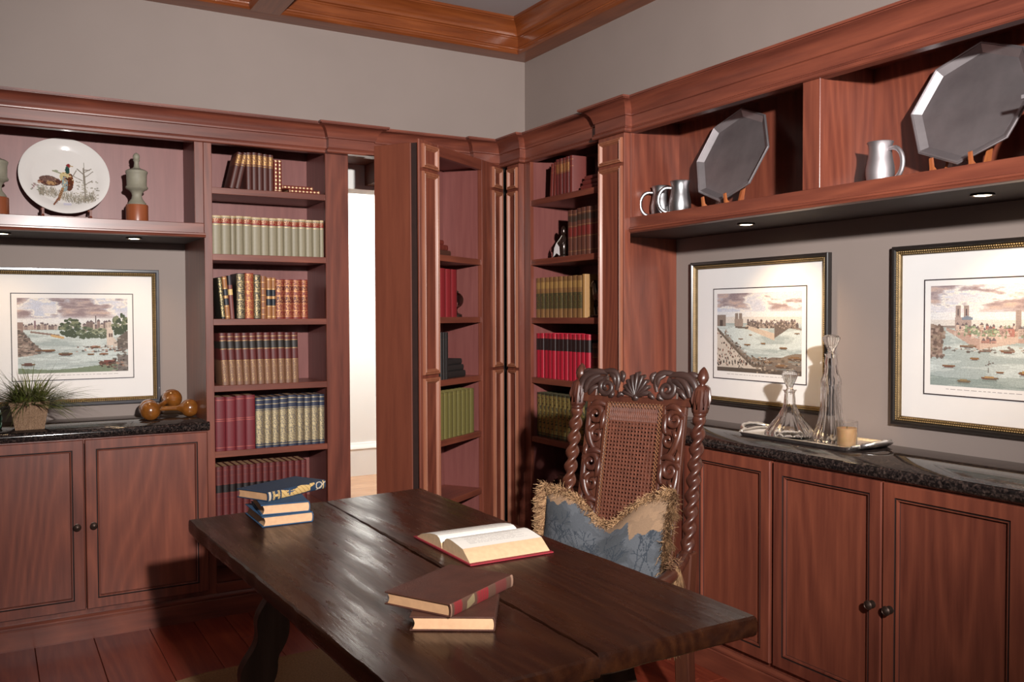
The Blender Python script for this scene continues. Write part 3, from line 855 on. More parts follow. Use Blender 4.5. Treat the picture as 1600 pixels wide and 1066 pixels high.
row(wb, [.243, .245, .244, .246, .25, .246, .247, .248, .246], .16, 'bluegold', 1.106, pl(SH[2], .012), 0, 'fifth shelf', 'navy book with gilt spine', 'navy gilt set on the fifth shelf', jit=.002)
row([.0315] * 14, .232, .16, 'lawred', .92, pl(SH[1], .03), 0, 'lowest visible shelf', 'maroon book with black label', 'maroon law-style set on the sixth shelf', jit=.003)

# --- bookcase door (own frame)
def pd(z, o=-.022): return lambda s, j: door_w(-s, -o + j, z)
def drow(n, w, h, d, mk, s0, z, name, shelf, group, tilt=0):
    for i in range(n):
        book(w - .001, h + random.uniform(-.001, .001), d, mk, door_w(-(s0 - w * (i + .5)), .022 + random.uniform(0, .003), z), TH, tilt, False,
             f'{ORD[i]} {name} from the left, {shelf}', group)
drow(4, .056, .238, .15, 'red4', .684, DS[4], 'thick deep red book', 'second shelf of the open door', 'deep red books on the open door')
drow(5, .0265, .232, .15, 'black', .684, DS[3], 'black book', 'third shelf of the open door', 'black books on the open door')
drow(9, .0445, .228, .15, 'olive', .684, DS[2], 'olive green book', 'fourth shelf of the open door', 'olive set on the open door')
for i, (s0, th, ln) in enumerate(((.68, .030, .20), (.67, .028, .18), (.685, .024, .17))):
    zz = DS[5] + (0, .030, .058)[i] + th / 2
    book(th, ln, .13, 'maroon' if i else 'brownpl', door_w(-s0, .05 + .01 * i, zz), TH, 0, True, ['bottom', 'middle', 'top'][i] + ' of three flat maroon books, open door top shelf', 'flat maroon books on the open door')
for i, (s0, th, ln) in enumerate(((.535, .034, .185), (.53, .030, .175), (.53, .030, .17))):
    zz = DS[3] + (0, .034, .064)[i] + th / 2
    book(th, ln, .13, 'black', door_w(-s0, .04 + .008 * i, zz), TH, 0, True, ['bottom', 'middle', 'top'][i] + ' of three flat black books on the open door', 'flat black books on the open door')

# --- right bookcase (spines face -x, left end is the far end)
RZ = -math.pi / 2
def pr_(z, back=.03): return lambda u, j: (FX + back + j, u, z)
def rrow(widths, h, d, mk, y0, z, name, shelf, group, tilts=None, back=.03):
    y = y0
    for i, w in enumerate(widths):
        hh = h[i] if isinstance(h, list) else h
        book(w - .001, hh + random.uniform(-.001, .001), d, mk[i] if isinstance(mk, list) else mk, (FX + back + random.uniform(0, .003), y - w / 2, z + (.004 if tilts and tilts[i] else 0)), RZ,
             tilts[i] if tilts else 0, False, f'{ORD[i]} {name} from the left, {shelf}', group)
        y -= w
RB = 'right bookcase'
rrow([.027, .03] + [.031] * 5, [.165, .168, .182, .182, .182, .184, .184], .14, ['maroon', 'maroon'] + ['maroongilt'] * 4 + ['maroon'], 3.878, SH[6], 'maroon upright book', 'top shelf, ' + RB,
     'maroon books on the top shelf of the right bookcase', [R(5), R(4), 0, 0, 0, 0, 0], back=.02)
for i, (th, ln) in enumerate(((.026, .17), (.024, .165), (.022, .15))):
    book(th, ln, .12, 'maroon', (FX + .03 + .008 * i, 3.605 - .004 * i, SH[6] + (0, .026, .050)[i] + th / 2), RZ, 0, True, ['bottom', 'middle', 'top'][i] + ' of three flat maroon books, top shelf, right bookcase',
         'flat maroon books in the right bookcase')
rrow([.039] * 7, [.228, .226, .23, .232, .232, .23, .23], .15, 'brownold', 3.728, SH[5], 'brown leather book', 'second shelf, ' + RB, 'brown leather books in the right bookcase')
rrow([.0425] * 10, .208, .14, 'tangreen', 4.03, SH[4], 'tan and green book', 'third shelf, ' + RB, 'tan and green set in the right bookcase')
book(.026, .212, .14, 'tancloth', (FX + .03, 3.585, SH[4]), RZ, 0, False, 'plain tan book showing its cover, third shelf, right bookcase', 'tan and green set in the right bookcase')
rrow([.0375] * 13, .232, .15, 'bright', 4.028, SH[3], 'bright red book with black band', 'fourth shelf, ' + RB, 'bright red set in the right bookcase')
rrow([.034] * 3, [.19, .192, .186], .13, 'brownold', 3.532, SH[3], 'dark brown book right of the red set', 'fourth shelf, ' + RB, 'brown books beside the red set', back=.04)
rrow([.039] * 11, .23, .15, 'dkgreen', 4.02, SH[2], 'dark green gilt-lined book', 'fifth shelf, ' + RB, 'dark green set in the right bookcase')
for i in range(3):
    book(.04, .24, .16, 'brownpl', (FX + .04 + .01 * i, 3.86, SH[1] + .04 * i + .02), RZ, 0, True, ['bottom', 'middle', 'top'][i] + ' of three flat brown books, shadowed lower shelf, right bookcase', 'flat brown books in shadow')

# small figures among the books
def figure_bottle():
    x, y, z = FX + .06, 3.80, SH[5]
    t = thing('figurine', 'dark bronze figurine with a white tag beside the brown leather books', 'figurine', (x, y, z))
    MB().lathe([(.026, z), (.028, z + .01), (.018, z + .016), (.022, z + .04), (.024, z + .065), (.017, z + .09), (.012, z + .105), (.009, z + .115)], 16, (x, y, 0)).build('body', 'bottle', t, ang=60)
    MB().lathe([(.006, z + .113), (.012, z + .122), (.014, z + .132), (.011, z + .143), (.013, z + .146), (.006, z + .158), (.001, z + .161)], 14, (x, y, 0)).build('head', 'bottle', t, ang=60)
    for s in (-1, 1):
        MB().tube([(x, y + s * .016, z + .10), (x - .012, y + s * .028, z + .08), (x - .022, y + s * .018, z + .062)], [.007, .006, .004], 7).build('arm', 'bottle', t, ang=60)
    tg = MB()
    a, b_, c_ = (x - .036, y + .030, z + .062), (x - .036, y - .012, z + .064), (x - .030, y + .010, z + .074)
    tg.prism([(y + .036, z + .004), (y + .006, z + .022), (y - .022, z + .008), (y - .018, z + .052), (y + .006, z + .074), (y + .026, z + .050)], 'x', x - .040, x - .039)
    tg.build('price_tag', 'tag', t)
    MB().tube([(x - .039, y + .006, z + .072), (x - .02, y + .004, z + .095), (x - .010, y, z + .112)], .0012, 5).build('tag_string', 'string', t)
figure_bottle()
def figure_globe():
    x, y, z = door_w(-.40, .07, DS[4])
    t = thing('glass_globe', 'small glass globe on a dark stand, open bookcase door', 'ornament', (x, y, z))
    MB().lathe([(.034, z), (.034, z + .012), (.026, z + .016), (.012, z + .022), (.008, z + .036), (.012, z + .044)], 20, (x, y, 0)).build('stand', 'bottle', t, ang=50)
    MB().lathe([(.004, z + .044)] + [(.042 * math.sin(a), z + .086 - .042 * math.cos(a)) for a in np.linspace(.15, 3.0, 16)], 24, (x, y, 0)).build('globe', 'glass', t, ang=80)
    MB().lathe([(.016, z + .126), (.018, z + .130), (.006, z + .138), (.002, z + .144)], 16, (x, y, 0)).build('cap', 'figure', t, ang=50)
figure_globe()
def figure_animal():
    x, y, z = FX + .05, 3.47, SH[4]
    t = thing('figurine', 'small dark metal horse figurine beside the plain tan book', 'figurine', (x, y, z))
    MB().box(x - .03, x + .03, y - .045, y + .045, z, z + .014, .003).build('base', 'bottle', t)
    b = MB()
    b.tube([(x, y - .035, z + .095), (x, y - .02, z + .10), (x, y + .005, z + .098), (x, y + .03, z + .105)], [.012, .022, .02, .022], 12)
    b.tube([(x, y + .03, z + .11), (x, y + .042, z + .14), (x, y + .046, z + .165)], [.018, .013, .011], 10)
    b.tube([(x, y + .040, z + .172), (x, y + .056, z + .162), (x, y + .068, z + .146)], [.012, .011, .007], 10)
    for dy, dx in ((-.028, -.01), (-.024, .012), (.026, -.011), (.03, .011)):
        b.tube([(x + dx, y + dy, z + .092), (x + dx, y + dy + .004, z + .05), (x + dx, y + dy - .002, z + .012)], [.009, .006, .006], 8)
    b.build('body', 'figure', t, ang=70)
    MB().tube([(x, y - .036, z + .10), (x, y - .052, z + .085), (x, y - .054, z + .05)], [.005, .006, .003], 7).build('tail', 'figure', t, ang=70)
figure_animal()

# ================================================================ painted flat prints (numpy -> vertex colours)
def vnoise(w, h, nx, ny, seed):
    g = np.random.default_rng(seed).random((ny + 2, nx + 2))
    xs = np.linspace(0, nx, w, endpoint=False); ys = np.linspace(0, ny, h, endpoint=False)
    xi, yi = xs.astype(int), ys.astype(int)
    fx, fy = xs - xi, ys - yi
    fx = fx * fx * (3 - 2 * fx); fy = fy * fy * (3 - 2 * fy)
    a = g[np.ix_(yi, xi)]; b = g[np.ix_(yi, xi + 1)]; c = g[np.ix_(yi + 1, xi)]; d = g[np.ix_(yi + 1, xi + 1)]
    return (a * (1 - fx) + b * fx) * (1 - fy)[:, None] + (c * (1 - fx) + d * fx) * fy[:, None]
def fbm(w, h, nx, ny, seed, o=4):
    t = 0; s = 0; amp = 1
    for i in range(o):
        t = t + amp * vnoise(w, h, nx * 2 ** i, ny * 2 ** i, seed + i); s += amp; amp *= .55
    return t / s
class Canvas:
    def __init__(s, w, h, col):
        s.w, s.h = w, h
        s.a = np.zeros((h, w, 3)); s.a[:] = hx(col)[:3]
        s.X, s.Y = np.meshgrid((np.arange(w) + .5) / w, 1 - (np.arange(h) + .5) / h)   # v measured upwards
        s.r = np.random.default_rng(5)
    def put(s, m, col, al=1.0):
        c = np.array(hx(col)[:3])
        k = (m.astype(float) * al)[..., None]
        s.a = s.a * (1 - k) + c * k
    def rect(s, x0, x1, y0, y1, col, al=1.0): s.put((s.X > x0) & (s.X < x1) & (s.Y > y0) & (s.Y < y1), col, al)
    def ell(s, x, y, rx, ry, col, al=1.0): s.put(((s.X - x) / rx) ** 2 + ((s.Y - y) / ry) ** 2 < 1, col, al)
    def line(s, p, q, wd, col, al=1.0):
        p = np.array(p); q = np.array(q); asp = s.w / s.h
        dx, dy = (q[0] - p[0]) * asp, q[1] - p[1]
        L = dx * dx + dy * dy + 1e-12
        t = np.clip((((s.X - p[0]) * asp) * dx + (s.Y - p[1]) * dy) / L, 0, 1)
        d = np.hypot((s.X - p[0]) * asp - t * dx, s.Y - p[1] - t * dy)
        s.put(d < wd, col, al)
    def sky(s, y0, seed):
        n = fbm(s.w, s.h, 4, 9, seed, 5); n2 = fbm(s.w, s.h, 6, 14, seed + 40, 5); n3 = fbm(s.w, s.h, 9, 26, seed + 80, 4)
        top = s.Y > y0
        s.put(top, '#dcdadf'); s.put(top, '#c3c9da', np.clip((n2 - .42) * 4, 0, .9))
        m = np.clip((n - .47) * 9, 0, 1) * np.clip((s.Y - y0 - .05) * 14, 0, 1)
        s.put(top, '#b3a3a3', m); s.put(top, '#97868a', m * np.clip((n3 - .46) * 6, 0, 1)); s.put(top, '#c9b0a6', m * np.clip((.46 - n3) * 6, 0, 1))
        s.put((n > .43) & (n < .485) & (s.Y > y0 + .05), '#ece6de', .85)
        s.put(top & (s.Y < y0 + .07), '#e6e6e6', .8)
    def water(s, y1, seed, col='#bac4c3'):
        n = fbm(s.w, s.h, 3, 18, seed)
        s.put(s.Y <= y1, col); s.put((s.Y <= y1) & (n > .55), '#cfd9d8', .8); s.put((s.Y <= y1) & (n < .42), '#a0adad', .7)
    def texture(s, amt, seed):
        n = s.r.random((s.h, s.w)) - .5 + .12 * np.sin(s.Y * s.h * 2.1 + 2 * np.sin(s.X * 30))
        s.a = np.clip(s.a * (1 + amt * n[..., None]), 0, 1)
    def speckle(s, m, cols, n, rx, ry, seed):
        rr = np.random.default_rng(seed); ys, xs = np.nonzero(m)
        for i in range(n):
            k = rr.integers(0, len(xs)); s.ell(s.X[ys[k], xs[k]], s.Y[ys[k], xs[k]], rx * rr.uniform(.5, 1.3), ry * rr.uniform(.5, 1.3), cols[rr.integers(0, len(cols))], .9)
    def tree(s, x, y, rx, ry, seed, cols=('#4b5646', '#66705a', '#868c72')):
        rr = np.random.default_rng(seed)
        for i in range(70):
            a, q = rr.random() * 6.283, math.sqrt(rr.random())
            px, py = x + rx * q * math.cos(a), y + ry * q * math.sin(a)
            s.ell(px, py, rx * .2, ry * .16, cols[0 if py < y - ry * .2 else rr.integers(0, 3)])
    def town(s, x0, x1, y0, hmax, seed, cols=('#9c8a86', '#b8a8a0', '#857672', '#cdbfb4')):
        rr = np.random.default_rng(seed); x = x0
        while x < x1:
            w = rr.uniform(.012, .035); h = hmax * rr.uniform(.45, 1)
            s.rect(x, x + w, y0, y0 + h, cols[rr.integers(0, 4)])
            s.put((s.X > x) & (s.X < x + w) & (s.Y > y0 + h) & (s.Y < y0 + h + .03 - abs(s.X - x - w / 2) * 1.6), '#6f6468')
            for k in range(int(h / .022)):
                s.rect(x + w * .25, x + w * .4, y0 + .006 + k * .022, y0 + .015 + k * .022, '#5c5050', .8)
                s.rect(x + w * .6, x + w * .75, y0 + .006 + k * .022, y0 + .015 + k * .022, '#5c5050', .8)
            x += w
    def boat(s, x, y, w, col='#5a4238', cab=None):
        h = w * .34
        s.put((((s.X - x) / w) ** 2 + ((s.Y - y) / h) ** 2 < 1) & (s.Y < y + h * .25), col)
        s.put((abs(s.X - x) < w * .9) & (abs(s.Y - y - h * .3) < .006), '#8a6a4a')
        if cab: s.rect(x - w * .55, x + w * .5, y + h * .1, y + h * 1.0, cab)
        s.put((abs(s.X - x) < w * .9) & (s.Y < y - h) & (s.Y > y - h * 1.6), '#7d8c8c', .6)
def grid_mesh(name, P, mask, cols, mt, parent=None, loc=None):
    """P: (h+1,w+1,3) corner points, cols (h,w,3)"""
    h, w = cols.shape[:2]
    idx = np.arange((h + 1) * (w + 1)).reshape(h + 1, w + 1)
    f = np.stack([idx[1:, :-1], idx[1:, 1:], idx[:-1, 1:], idx[:-1, :-1]], -1)
    f = f[mask]; c = cols[mask]
    used = np.unique(f); rm = np.zeros((h + 1) * (w + 1), int); rm[used] = np.arange(len(used))
    V = P.reshape(-1, 3)[used]; f = rm[f]
    org = np.array(ORG[parent.name]) if parent is not None else np.array(loc)
    me = bpy.data.meshes.new(name)
    me.from_pydata((V - org).tolist(), [], f.tolist())
    at = me.color_attributes.new('print', 'FLOAT_COLOR', 'CORNER')
    cc = np.repeat(np.concatenate([c, np.ones((len(c), 1))], 1)[:, None, :], 4, 1).reshape(-1)
    at.data.foreach_set('color', cc.astype(np.float32))
    me.polygons.foreach_set('use_smooth', [True] * len(me.polygons))
    me.materials.append(M[mt])
    o = bpy.data.objects.new(name, me); COL.objects.link(o)
    if parent is not None: o.parent = parent
    else: o.location = tuple(org)
    ORG[o.name] = tuple(org)
    return o

def paint_river_trees():
    c = Canvas(200, 140, '#d8d4d0'); c.sky(.66, 21); c.water(.60, 30)
    c.town(0, .34, .58, .075, 3); c.rect(.145, .16, .60, .70, '#8a7078'); c.rect(0, .05, .56, .68, '#97827c')
    c.put((c.Y < .60 - .28 * (c.X / .2)) & (c.Y > .22 + .2 * c.X) & (c.X < .2), '#8b7c74')
    lb = (c.Y < .60 - .28 * (c.X / .2)) & (c.Y > .22 + .2 * c.X) & (c.X < .22)
    c.speckle(lb, ('#6d625c', '#a08e84', '#7d6e68', '#b5a59a', '#57504c'), 130, .022, .010, 3)
    c.line((.12, .55), (.36, .50), .012, '#8e7a72'); c.line((.3, .5), (.4, .47), .015, '#c9a878')
    c.town(.58, .82, .56, .13, 9); c.line((.7, .66), (.7, .76), .004, '#6d6266')
    c.tree(.47, .60, .095, .125, 1); c.tree(.63, .53, .10, .085, 2, ('#55604e', '#75806a', '#929880')); c.tree(.74, .52, .07, .07, 6, ('#5d6656', '#7c846e', '#99a088'))
    c.rect(.80, .86, .36, .60, '#d6c8bc'); c.rect(.82, .835, .47, .52, '#6d5c58'); c.rect(.84, .853, .47, .52, '#6d5c58')
    c.put((c.X > .86) & (c.X < .95) & (c.Y > .34) & (c.Y < .34 + (.95 - c.X) * 1.4), '#cfc2b6')
    c.tree(.93, .63, .075, .15, 4); c.put((c.X > .9) & (c.Y > .30) & (c.Y < .46 + (c.X - .9) * 1.0), '#6f6660')
    for x, y, w, cab in ((.18, .30, .035, None), (.27, .30, .06, None), (.42, .25, .065, '#6d6254'), (.69, .34, .05, '#b48a7c'), (.65, .24, .035, None), (.77, .24, .045, '#a07a6c'), (.83, .12, .11, '#7c4f48'), (.09, .12, .06, '#6d4f48')):
        c.boat(x, y, w, '#644a42', cab)
    c.put(c.Y < .075 - .03 * np.sin(c.X * 5), '#7f8c76'); c.put((c.X > .9) & (c.Y < .22), '#7d7672')
    c.speckle((c.X > .52) & (c.Y < .36) & (c.Y > .27) & (c.X < .95), ('#7a5c52', '#b59c90', '#5c504c', '#c9bdb0', '#8a9a9a'), 60, .014, .009, 7)
    c.speckle((c.X > .86) & (c.Y < .46), ('#8a807a', '#5d5652', '#a39a92', '#6f6862'), 60, .018, .012, 8)
    c.speckle((c.X > .72) & (c.X < .97) & (c.Y < .16) & (c.Y > .06), ('#5c3c36', '#8a5a4c', '#3f302c', '#a88a7a'), 34, .014, .010, 9)
    c.texture(.28, 1); return c.a
def paint_quay_crowd():
    c = Canvas(180, 150, '#d8d2cc'); c.sky(.70, 55); c.water(.62, 61)
    c.town(.0, .1, .58, .06, 2); c.rect(0, .11, .58, .73, '#8d7f76'); c.rect(.035, .07, .58, .66, '#4f4643')
    c.rect(.23, .265, .60, .745, '#8d8078'); c.rect(.28, .315, .60, .745, '#8d8078'); c.rect(.22, .33, .58, .67, '#9a8b82')
    c.town(.38, .95, .56, .09, 12, ('#7f726c', '#93867e', '#6d625e', '#a89a90')); c.line((.5, .6), (.5, .74), .003, '#6d6262')
    c.put((c.X > .36) & (c.X < .70) & (c.Y < .60 - (c.X - .36) * .30) & (c.Y > .555 - (c.X - .36) * .42), '#c9b8a8')
    c.put((c.X > .70) & (c.X < .86) & (c.Y < .60) & (c.Y > .44 + (c.X - .70) * .75), '#6f645e')
    c.line((.24, .57), (.38, .56), .012, '#6f645c'); c.line((.85, .575), (1, .55), .010, '#8a7d74')
    q = (c.Y < .60 - 1.05 * c.X ** .72 * .62) | (c.Y < .12)
    q = c.Y < np.maximum(.56 * (1 - c.X / .62) ** 1.3 * (c.X < .62), .10)
    c.put(q, '#cfc4b8')
    e = np.maximum(.56 * np.clip(1 - c.X / .62, 0, 1) ** 1.3, .10)
    c.put((c.Y < e + .012) & (c.Y > e - .03), '#6d6258'); c.put((c.Y > e) & (c.Y < e + .06) & (c.X > .1), '#7a6a5c', .7)
    for i in range(210):
        x = c.r.random() * .55; y = c.r.random() * .52
        if y < .56 * max(0, 1 - x / .62) ** 1.3 - .03: c.ell(x, y, .006, .013, '#4f453f' if i % 3 else '#8a5f50')
    for i in range(16): c.ell(.05 + .06 * i * .6, .11 + .012 * (i % 3), .007, .024, '#3f3733')
    c.put((c.X > .55) & (c.Y < .16 + .05 * np.sin(c.X * 11)), '#7d7066'); c.put(c.Y < .055, '#5d534b')
    c.put((c.X > .44) & (c.Y < .21 - .05 * np.sin((c.X - .44) * 9)) & (c.Y > .15), '#8a7a6a')
    for x, y, w in ((.57, .37, .03), (.80, .32, .045), (.42, .47, .02), (.30, .42, .03), (.38, .35, .04), (.93, .20, .08), (.62, .14, .06), (.78, .1, .07), (.95, .5, .03)):
        c.boat(x, y, w, '#5f4c40', '#8a6a4c' if w > .05 else None)
    c.speckle((c.X > .5) & (c.Y < .2), ('#4f463f', '#8f8072', '#6a5c50', '#b5a592'), 70, .016, .010, 4)
    c.speckle((c.Y > e + .01) & (c.Y < e + .10) & (c.X > .08) & (c.X < .62), ('#5a4d44', '#8a7666', '#4a413b', '#a8968a'), 110, .012, .008, 5)
    c.speckle((c.X > .38) & (c.X < .95) & (c.Y > .55) & (c.Y < .66), ('#5f5651', '#9a8c84', '#4f4845', '#b8aaa0'), 90, .008, .010, 6)
    c.texture(.3, 2); return c.a
def paint_island():
    c = Canvas(220, 120, '#d8d4d0'); c.sky(.66, 77); c.water(.60, 81, '#bcc6c5')
    c.line((0, .595), (.2, .585), .010, '#8f8580')
    c.put((c.X < .09) & (c.Y > .28) & (c.Y < .62 - 1.2 * (c.X) ** 1.4), '#8f7a70')
    c.rect(.185, .222, .56, .80, '#9c8c88'); c.rect(.245, .282, .56, .80, '#9c8c88'); c.rect(.182, .30, .56, .685, '#a89894'); c.rect(.20, .21, .70, .77, '#5c5054'); c.rect(.258, .268, .70, .77, '#5c5054')
    c.put((c.X > .23) & (c.X < .31) & (c.Y > .66) & (c.Y < .70 - abs(c.X - .27) * .5), '#7c8898')
    c.town(.19, .62, .50, .11, 19, ('#b59a94', '#c9b4a8', '#93a08a', '#b07c74')); c.rect(.60, .635, .56, .75, '#9c8e8a'); c.town(.62, .95, .50, .09, 23)
    c.tree(.44, .52, .06, .05, 3, ('#7c8c74', '#9aa88c', '#b4bca0')); c.tree(.30, .56, .05, .04, 9, ('#7c8c74', '#9aa88c', '#b4bca0'))
    c.put((c.X > .12) & (c.X < .36) & (c.Y < .58 - (c.X - .12) * .45) & (c.Y > .55 - (c.X - .12) * .78), '#b59c92')
    c.put((c.X > .36) & (c.X < .62) & (c.Y < .50) & (c.Y > .37 + (c.X - .36) * .28), '#c9b4a8')
    c.town(.37, .47, .43, .05, 31, ('#b58f86', '#c9aca0', '#a88078', '#b59c92')); c.put((c.X > .62) & (c.Y < .48) & (c.Y > .44), '#b59c92')
    for x, y, w, cab in ((.14, .20, .05, None), (.325, .28, .035, None), (.245, .40, .03, None), (.30, .40, .04, '#8a7c6c'), (.40, .36, .04, '#7a7068'), (.55, .36, .05, '#7f7468'), (.25, .055, .05, '#b08f62'), (.43, .10, .06, '#b08f62'),
                         (.50, .16, .03, None), (.68, .16, .06, '#b5945f'), (.74, .09, .06, '#a06a5c'), (.86, .2, .04, None), (.92, .1, .06, '#b08f62')):
        c.boat(x, y, w, '#76544a', cab)
    c.line((.40, .22), (.46, .25), .003, '#5c4a44'); c.line((.42, .15), (.425, .26), .003, '#5c4a44')
    m_ = c.Y < .10 - .02 * np.sin(c.X * 7)
    c.a = np.where(m_[..., None], c.a * .62 + np.array(hx('#5f7468')[:3]) * .38, c.a)
    c.speckle((c.X < .10) & (c.Y > .28) & (c.Y < .60), ('#7d6a60', '#a8948a', '#6a5a54', '#9a8a7c'), 70, .016, .018, 4)
    c.speckle((c.X > .18) & (c.X < .95) & (c.Y > .48) & (c.Y < .60), ('#8a7a74', '#c9b8ae', '#7f8c74', '#a8847a', '#d8ccc2'), 120, .008, .014, 5)
    c.speckle((c.X > .10) & (c.X < .9) & (c.Y > .34) & (c.Y < .40), ('#7d6a62', '#a89488', '#5f524c'), 50, .014, .008, 6)
    c.texture(.26, 3); return c.a

def picture(xf, uc, zc, w, h, flip, img, label, black, win):
    t = thing('framed_print', label, 'picture', xf(uc, -.02, zc - h / 2))
    u0, u1, z0, z1 = uc - w / 2, uc + w / 2, zc - h / 2, zc + h / 2
    MB(xf).frame(u0, u1, z0, z1, [(0, 0), (0, .022), (.003, .026), (.012, .026), (.017, .019), (.017, 0)]).build('frame', black, t, ang=25)
    g = MB(xf).frame(u0, u1, z0, z1, [(.017, 0), (.017, .019), (.0195, .022), (.022, .019), (.0235, .016), (.0255, .0185), (.028, .015), (.0315, .013), (.033, .009), (.033, 0)])
    g.build('gilt_slip', 'gold', t, ang=25)
    # beading: two rows of tiny balls as one part
    bd = MB(xf)
    def bead(u, z, o, r):
        bd.add([(u - r, o, z), (u, o, z - r), (u + r, o, z), (u, o, z + r), (u, o + r, z)], [(0, 1, 4), (1, 2, 4), (2, 3, 4), (3, 0, 4)])
    for ins, r, o in ((.0205, .0034, .0215), (.0275, .0026, .0165)):
        n = int((w - 2 * ins) / .0085)
        for i in range(n + 1):
            u = u0 + ins + (w - 2 * ins) * i / n
            bead(u, z0 + ins, o, r); bead(u, z1 - ins, o, r)
        n = int((h - 2 * ins) / .0085)
        for i in range(1, n):
            z = z0 + ins + (h - 2 * ins) * i / n
            bead(u0 + ins, z, o, r); bead(u1 - ins, z, o, r)
    o = bd.build('beading', 'bead', t, ang=80); o['kind'] = 'stuff'
    MB(xf).box(u0 + .015, u1 - .015, 0, .004, z0 + .015, z1 - .015).build('mat_board', 'mat', t)
    a0, a1, b0, b1 = win
    MB(xf).frame(a0, a1, b0, b1, [(0, .004), (0, .0055), (.004, .0055), (.004, .004)]).build('fillet', 'fillet', t, ang=25)
    MB(xf).box(a0 + .004, a1 - .004, .004, .0046, b0 + .004, b1 - .004).build('paper', 'mat', t)
    H, W_ = img.shape[:2]
    p0, p1, q0, q1 = a0 + .027, a1 - .027, b0 + .036, b1 - .024
    us = np.linspace(p0, p1, W_ + 1)
    if flip: us = us[::-1]
    zs = np.linspace(q1, q0, H + 1)
    P = np.zeros((H + 1, W_ + 1, 3))
    for i in range(H + 1):
        for j in range(W_ + 1): P[i, j] = xf(us[j], .0050, zs[i])
    grid_mesh('engraving', P, np.ones((H, W_), bool), img, 'print', t)
    cap = MB(xf); uu = p0 + .05; rr = random.Random(4)
    while uu < p1 - .06:
        l = rr.uniform(.008, .022); cap.box(uu, uu + l, .0047, .0051, q0 - .0125, q0 - .0105); uu += l + .006
    cap.build('caption_line', plain('faint_ink', '#a9a2a2', .8, var=.02), t)
    MB(xf).box(u0 + .017, u1 - .017, .0085, .0105, z0 + .017, z1 - .017).build('glass', 'pane', t)
    return t
def xbw(u, o, z): return (u, YW - .003 - o, z)
def xrw(u, o, z): return (XW - .003 - o, u, z)
picture(xbw, .345, 1.318, .80, .662, False, paint_river_trees(), 'framed river print with big trees, behind the potted grass', 'framegry', (.092, .625, 1.112, 1.53))
picture(xrw, 2.842, 1.334, .808, .655, True, paint_quay_crowd(), 'framed river print with crowded quay, behind the decanters', 'frameblk', (2.558, 3.108, 1.122, 1.535))
picture(xrw, 1.744, 1.334, .808, .655, True, paint_island(), 'framed print of twin towers on a river island, right photo edge', 'frameblk', (1.462, 2.026, 1.126, 1.537))

# ================================================================ left niche: plate, easel, urns
def paint_pheasant():
    c = Canvas(150, 150, '#e4dfda'); c.a[:] = hx('#e4dfda')[:3]
    r = c.r
    for i in range(330):                                       # grass tussocks
        x = r.uniform(.2, .86); y0 = .16 + .05 * math.sin(x * 7) + r.uniform(0, .07); h = r.uniform(.03, .12)
        c.line((x, y0), (x + r.uniform(-.03, .03), y0 + h), .0028, ['#8f8878', '#6f6a5a', '#b5ab98', '#9c9080'][i % 4], .8)
    c.line((.74, .2), (.73, .64), .011, '#8d8478'); c.line((.735, .6), (.735, .72), .005, '#8d8478')
    for a, b, q, d in ((.73, .45, .60, .52), (.73, .5, .84, .60), (.73, .58, .82, .64), (.73, .4, .83, .47), (.73, .55, .65, .63), (.6, .52, .64, .60), (.73, .62, .80, .62)):
        c.line((a, b), (q, d), .005, '#8d8478')
    for i in range(60):
        c.ell(r.uniform(.6, .9), r.uniform(.18, .46), .012, .009, ['#9a9484', '#b0a896', '#7c7668'][i % 3], .8)
    for i in range(22): c.ell(r.uniform(.1, .24), r.uniform(.26, .38), .012, .009, ['#8a5a5a', '#9a9484', '#77806a'][i % 3], .8)
    c.line((.36, .58), (.48, .54), .010, '#9a9a80'); c.ell(.40, .58, .03, .012, '#9aa088')
    c.ell(.33, .42, .125, .062, '#5a3b34'); c.ell(.30, .46, .10, .045, '#6f554e'); c.ell(.34, .40, .06, .03, '#b08a62'); c.ell(.215, .42, .035, .022, '#8a5c4c'); c.ell(.20, .40, .02, .012, '#b89a84')
    for i in range(30): c.ell(r.uniform(.22, .44), r.uniform(.38, .48), .008, .006, ['#3f2a28', '#8a6a5a', '#a88a72'][i % 3])
    c.ell(.53, .44, .075, .135, '#7d4a30'); c.ell(.50, .50, .06, .07, '#c9b98a'); c.ell(.545, .40, .05, .10, '#5c3424'); c.ell(.50, .40, .035, .11, '#8fa0a0')
    for i in range(40): c.ell(r.uniform(.48, .60), r.uniform(.34, .56), .007, .009, ['#d8c49a', '#4a2a22', '#a86a40'][i % 3])
    c.ell(.535, .60, .026, .055, '#2f4a44'); c.ell(.55, .665, .028, .026, '#8c2f34'); c.ell(.535, .64, .014, .02, '#39564c'); c.line((.57, .665), (.60, .66), .007, '#b59a6a')
    c.line((.47, .33), (.42, .17), .017, '#a07c58'); c.line((.42, .20), (.36, .085), .010, '#8a5c48')
    for i in range(9): c.line((.455 - .009 * i, .30 - .022 * i), (.475 - .009 * i, .29 - .022 * i), .004, '#5c3428')
    c.rect(.47, .57, .085, .125, '#c9c6dc', .7)
    return c.a
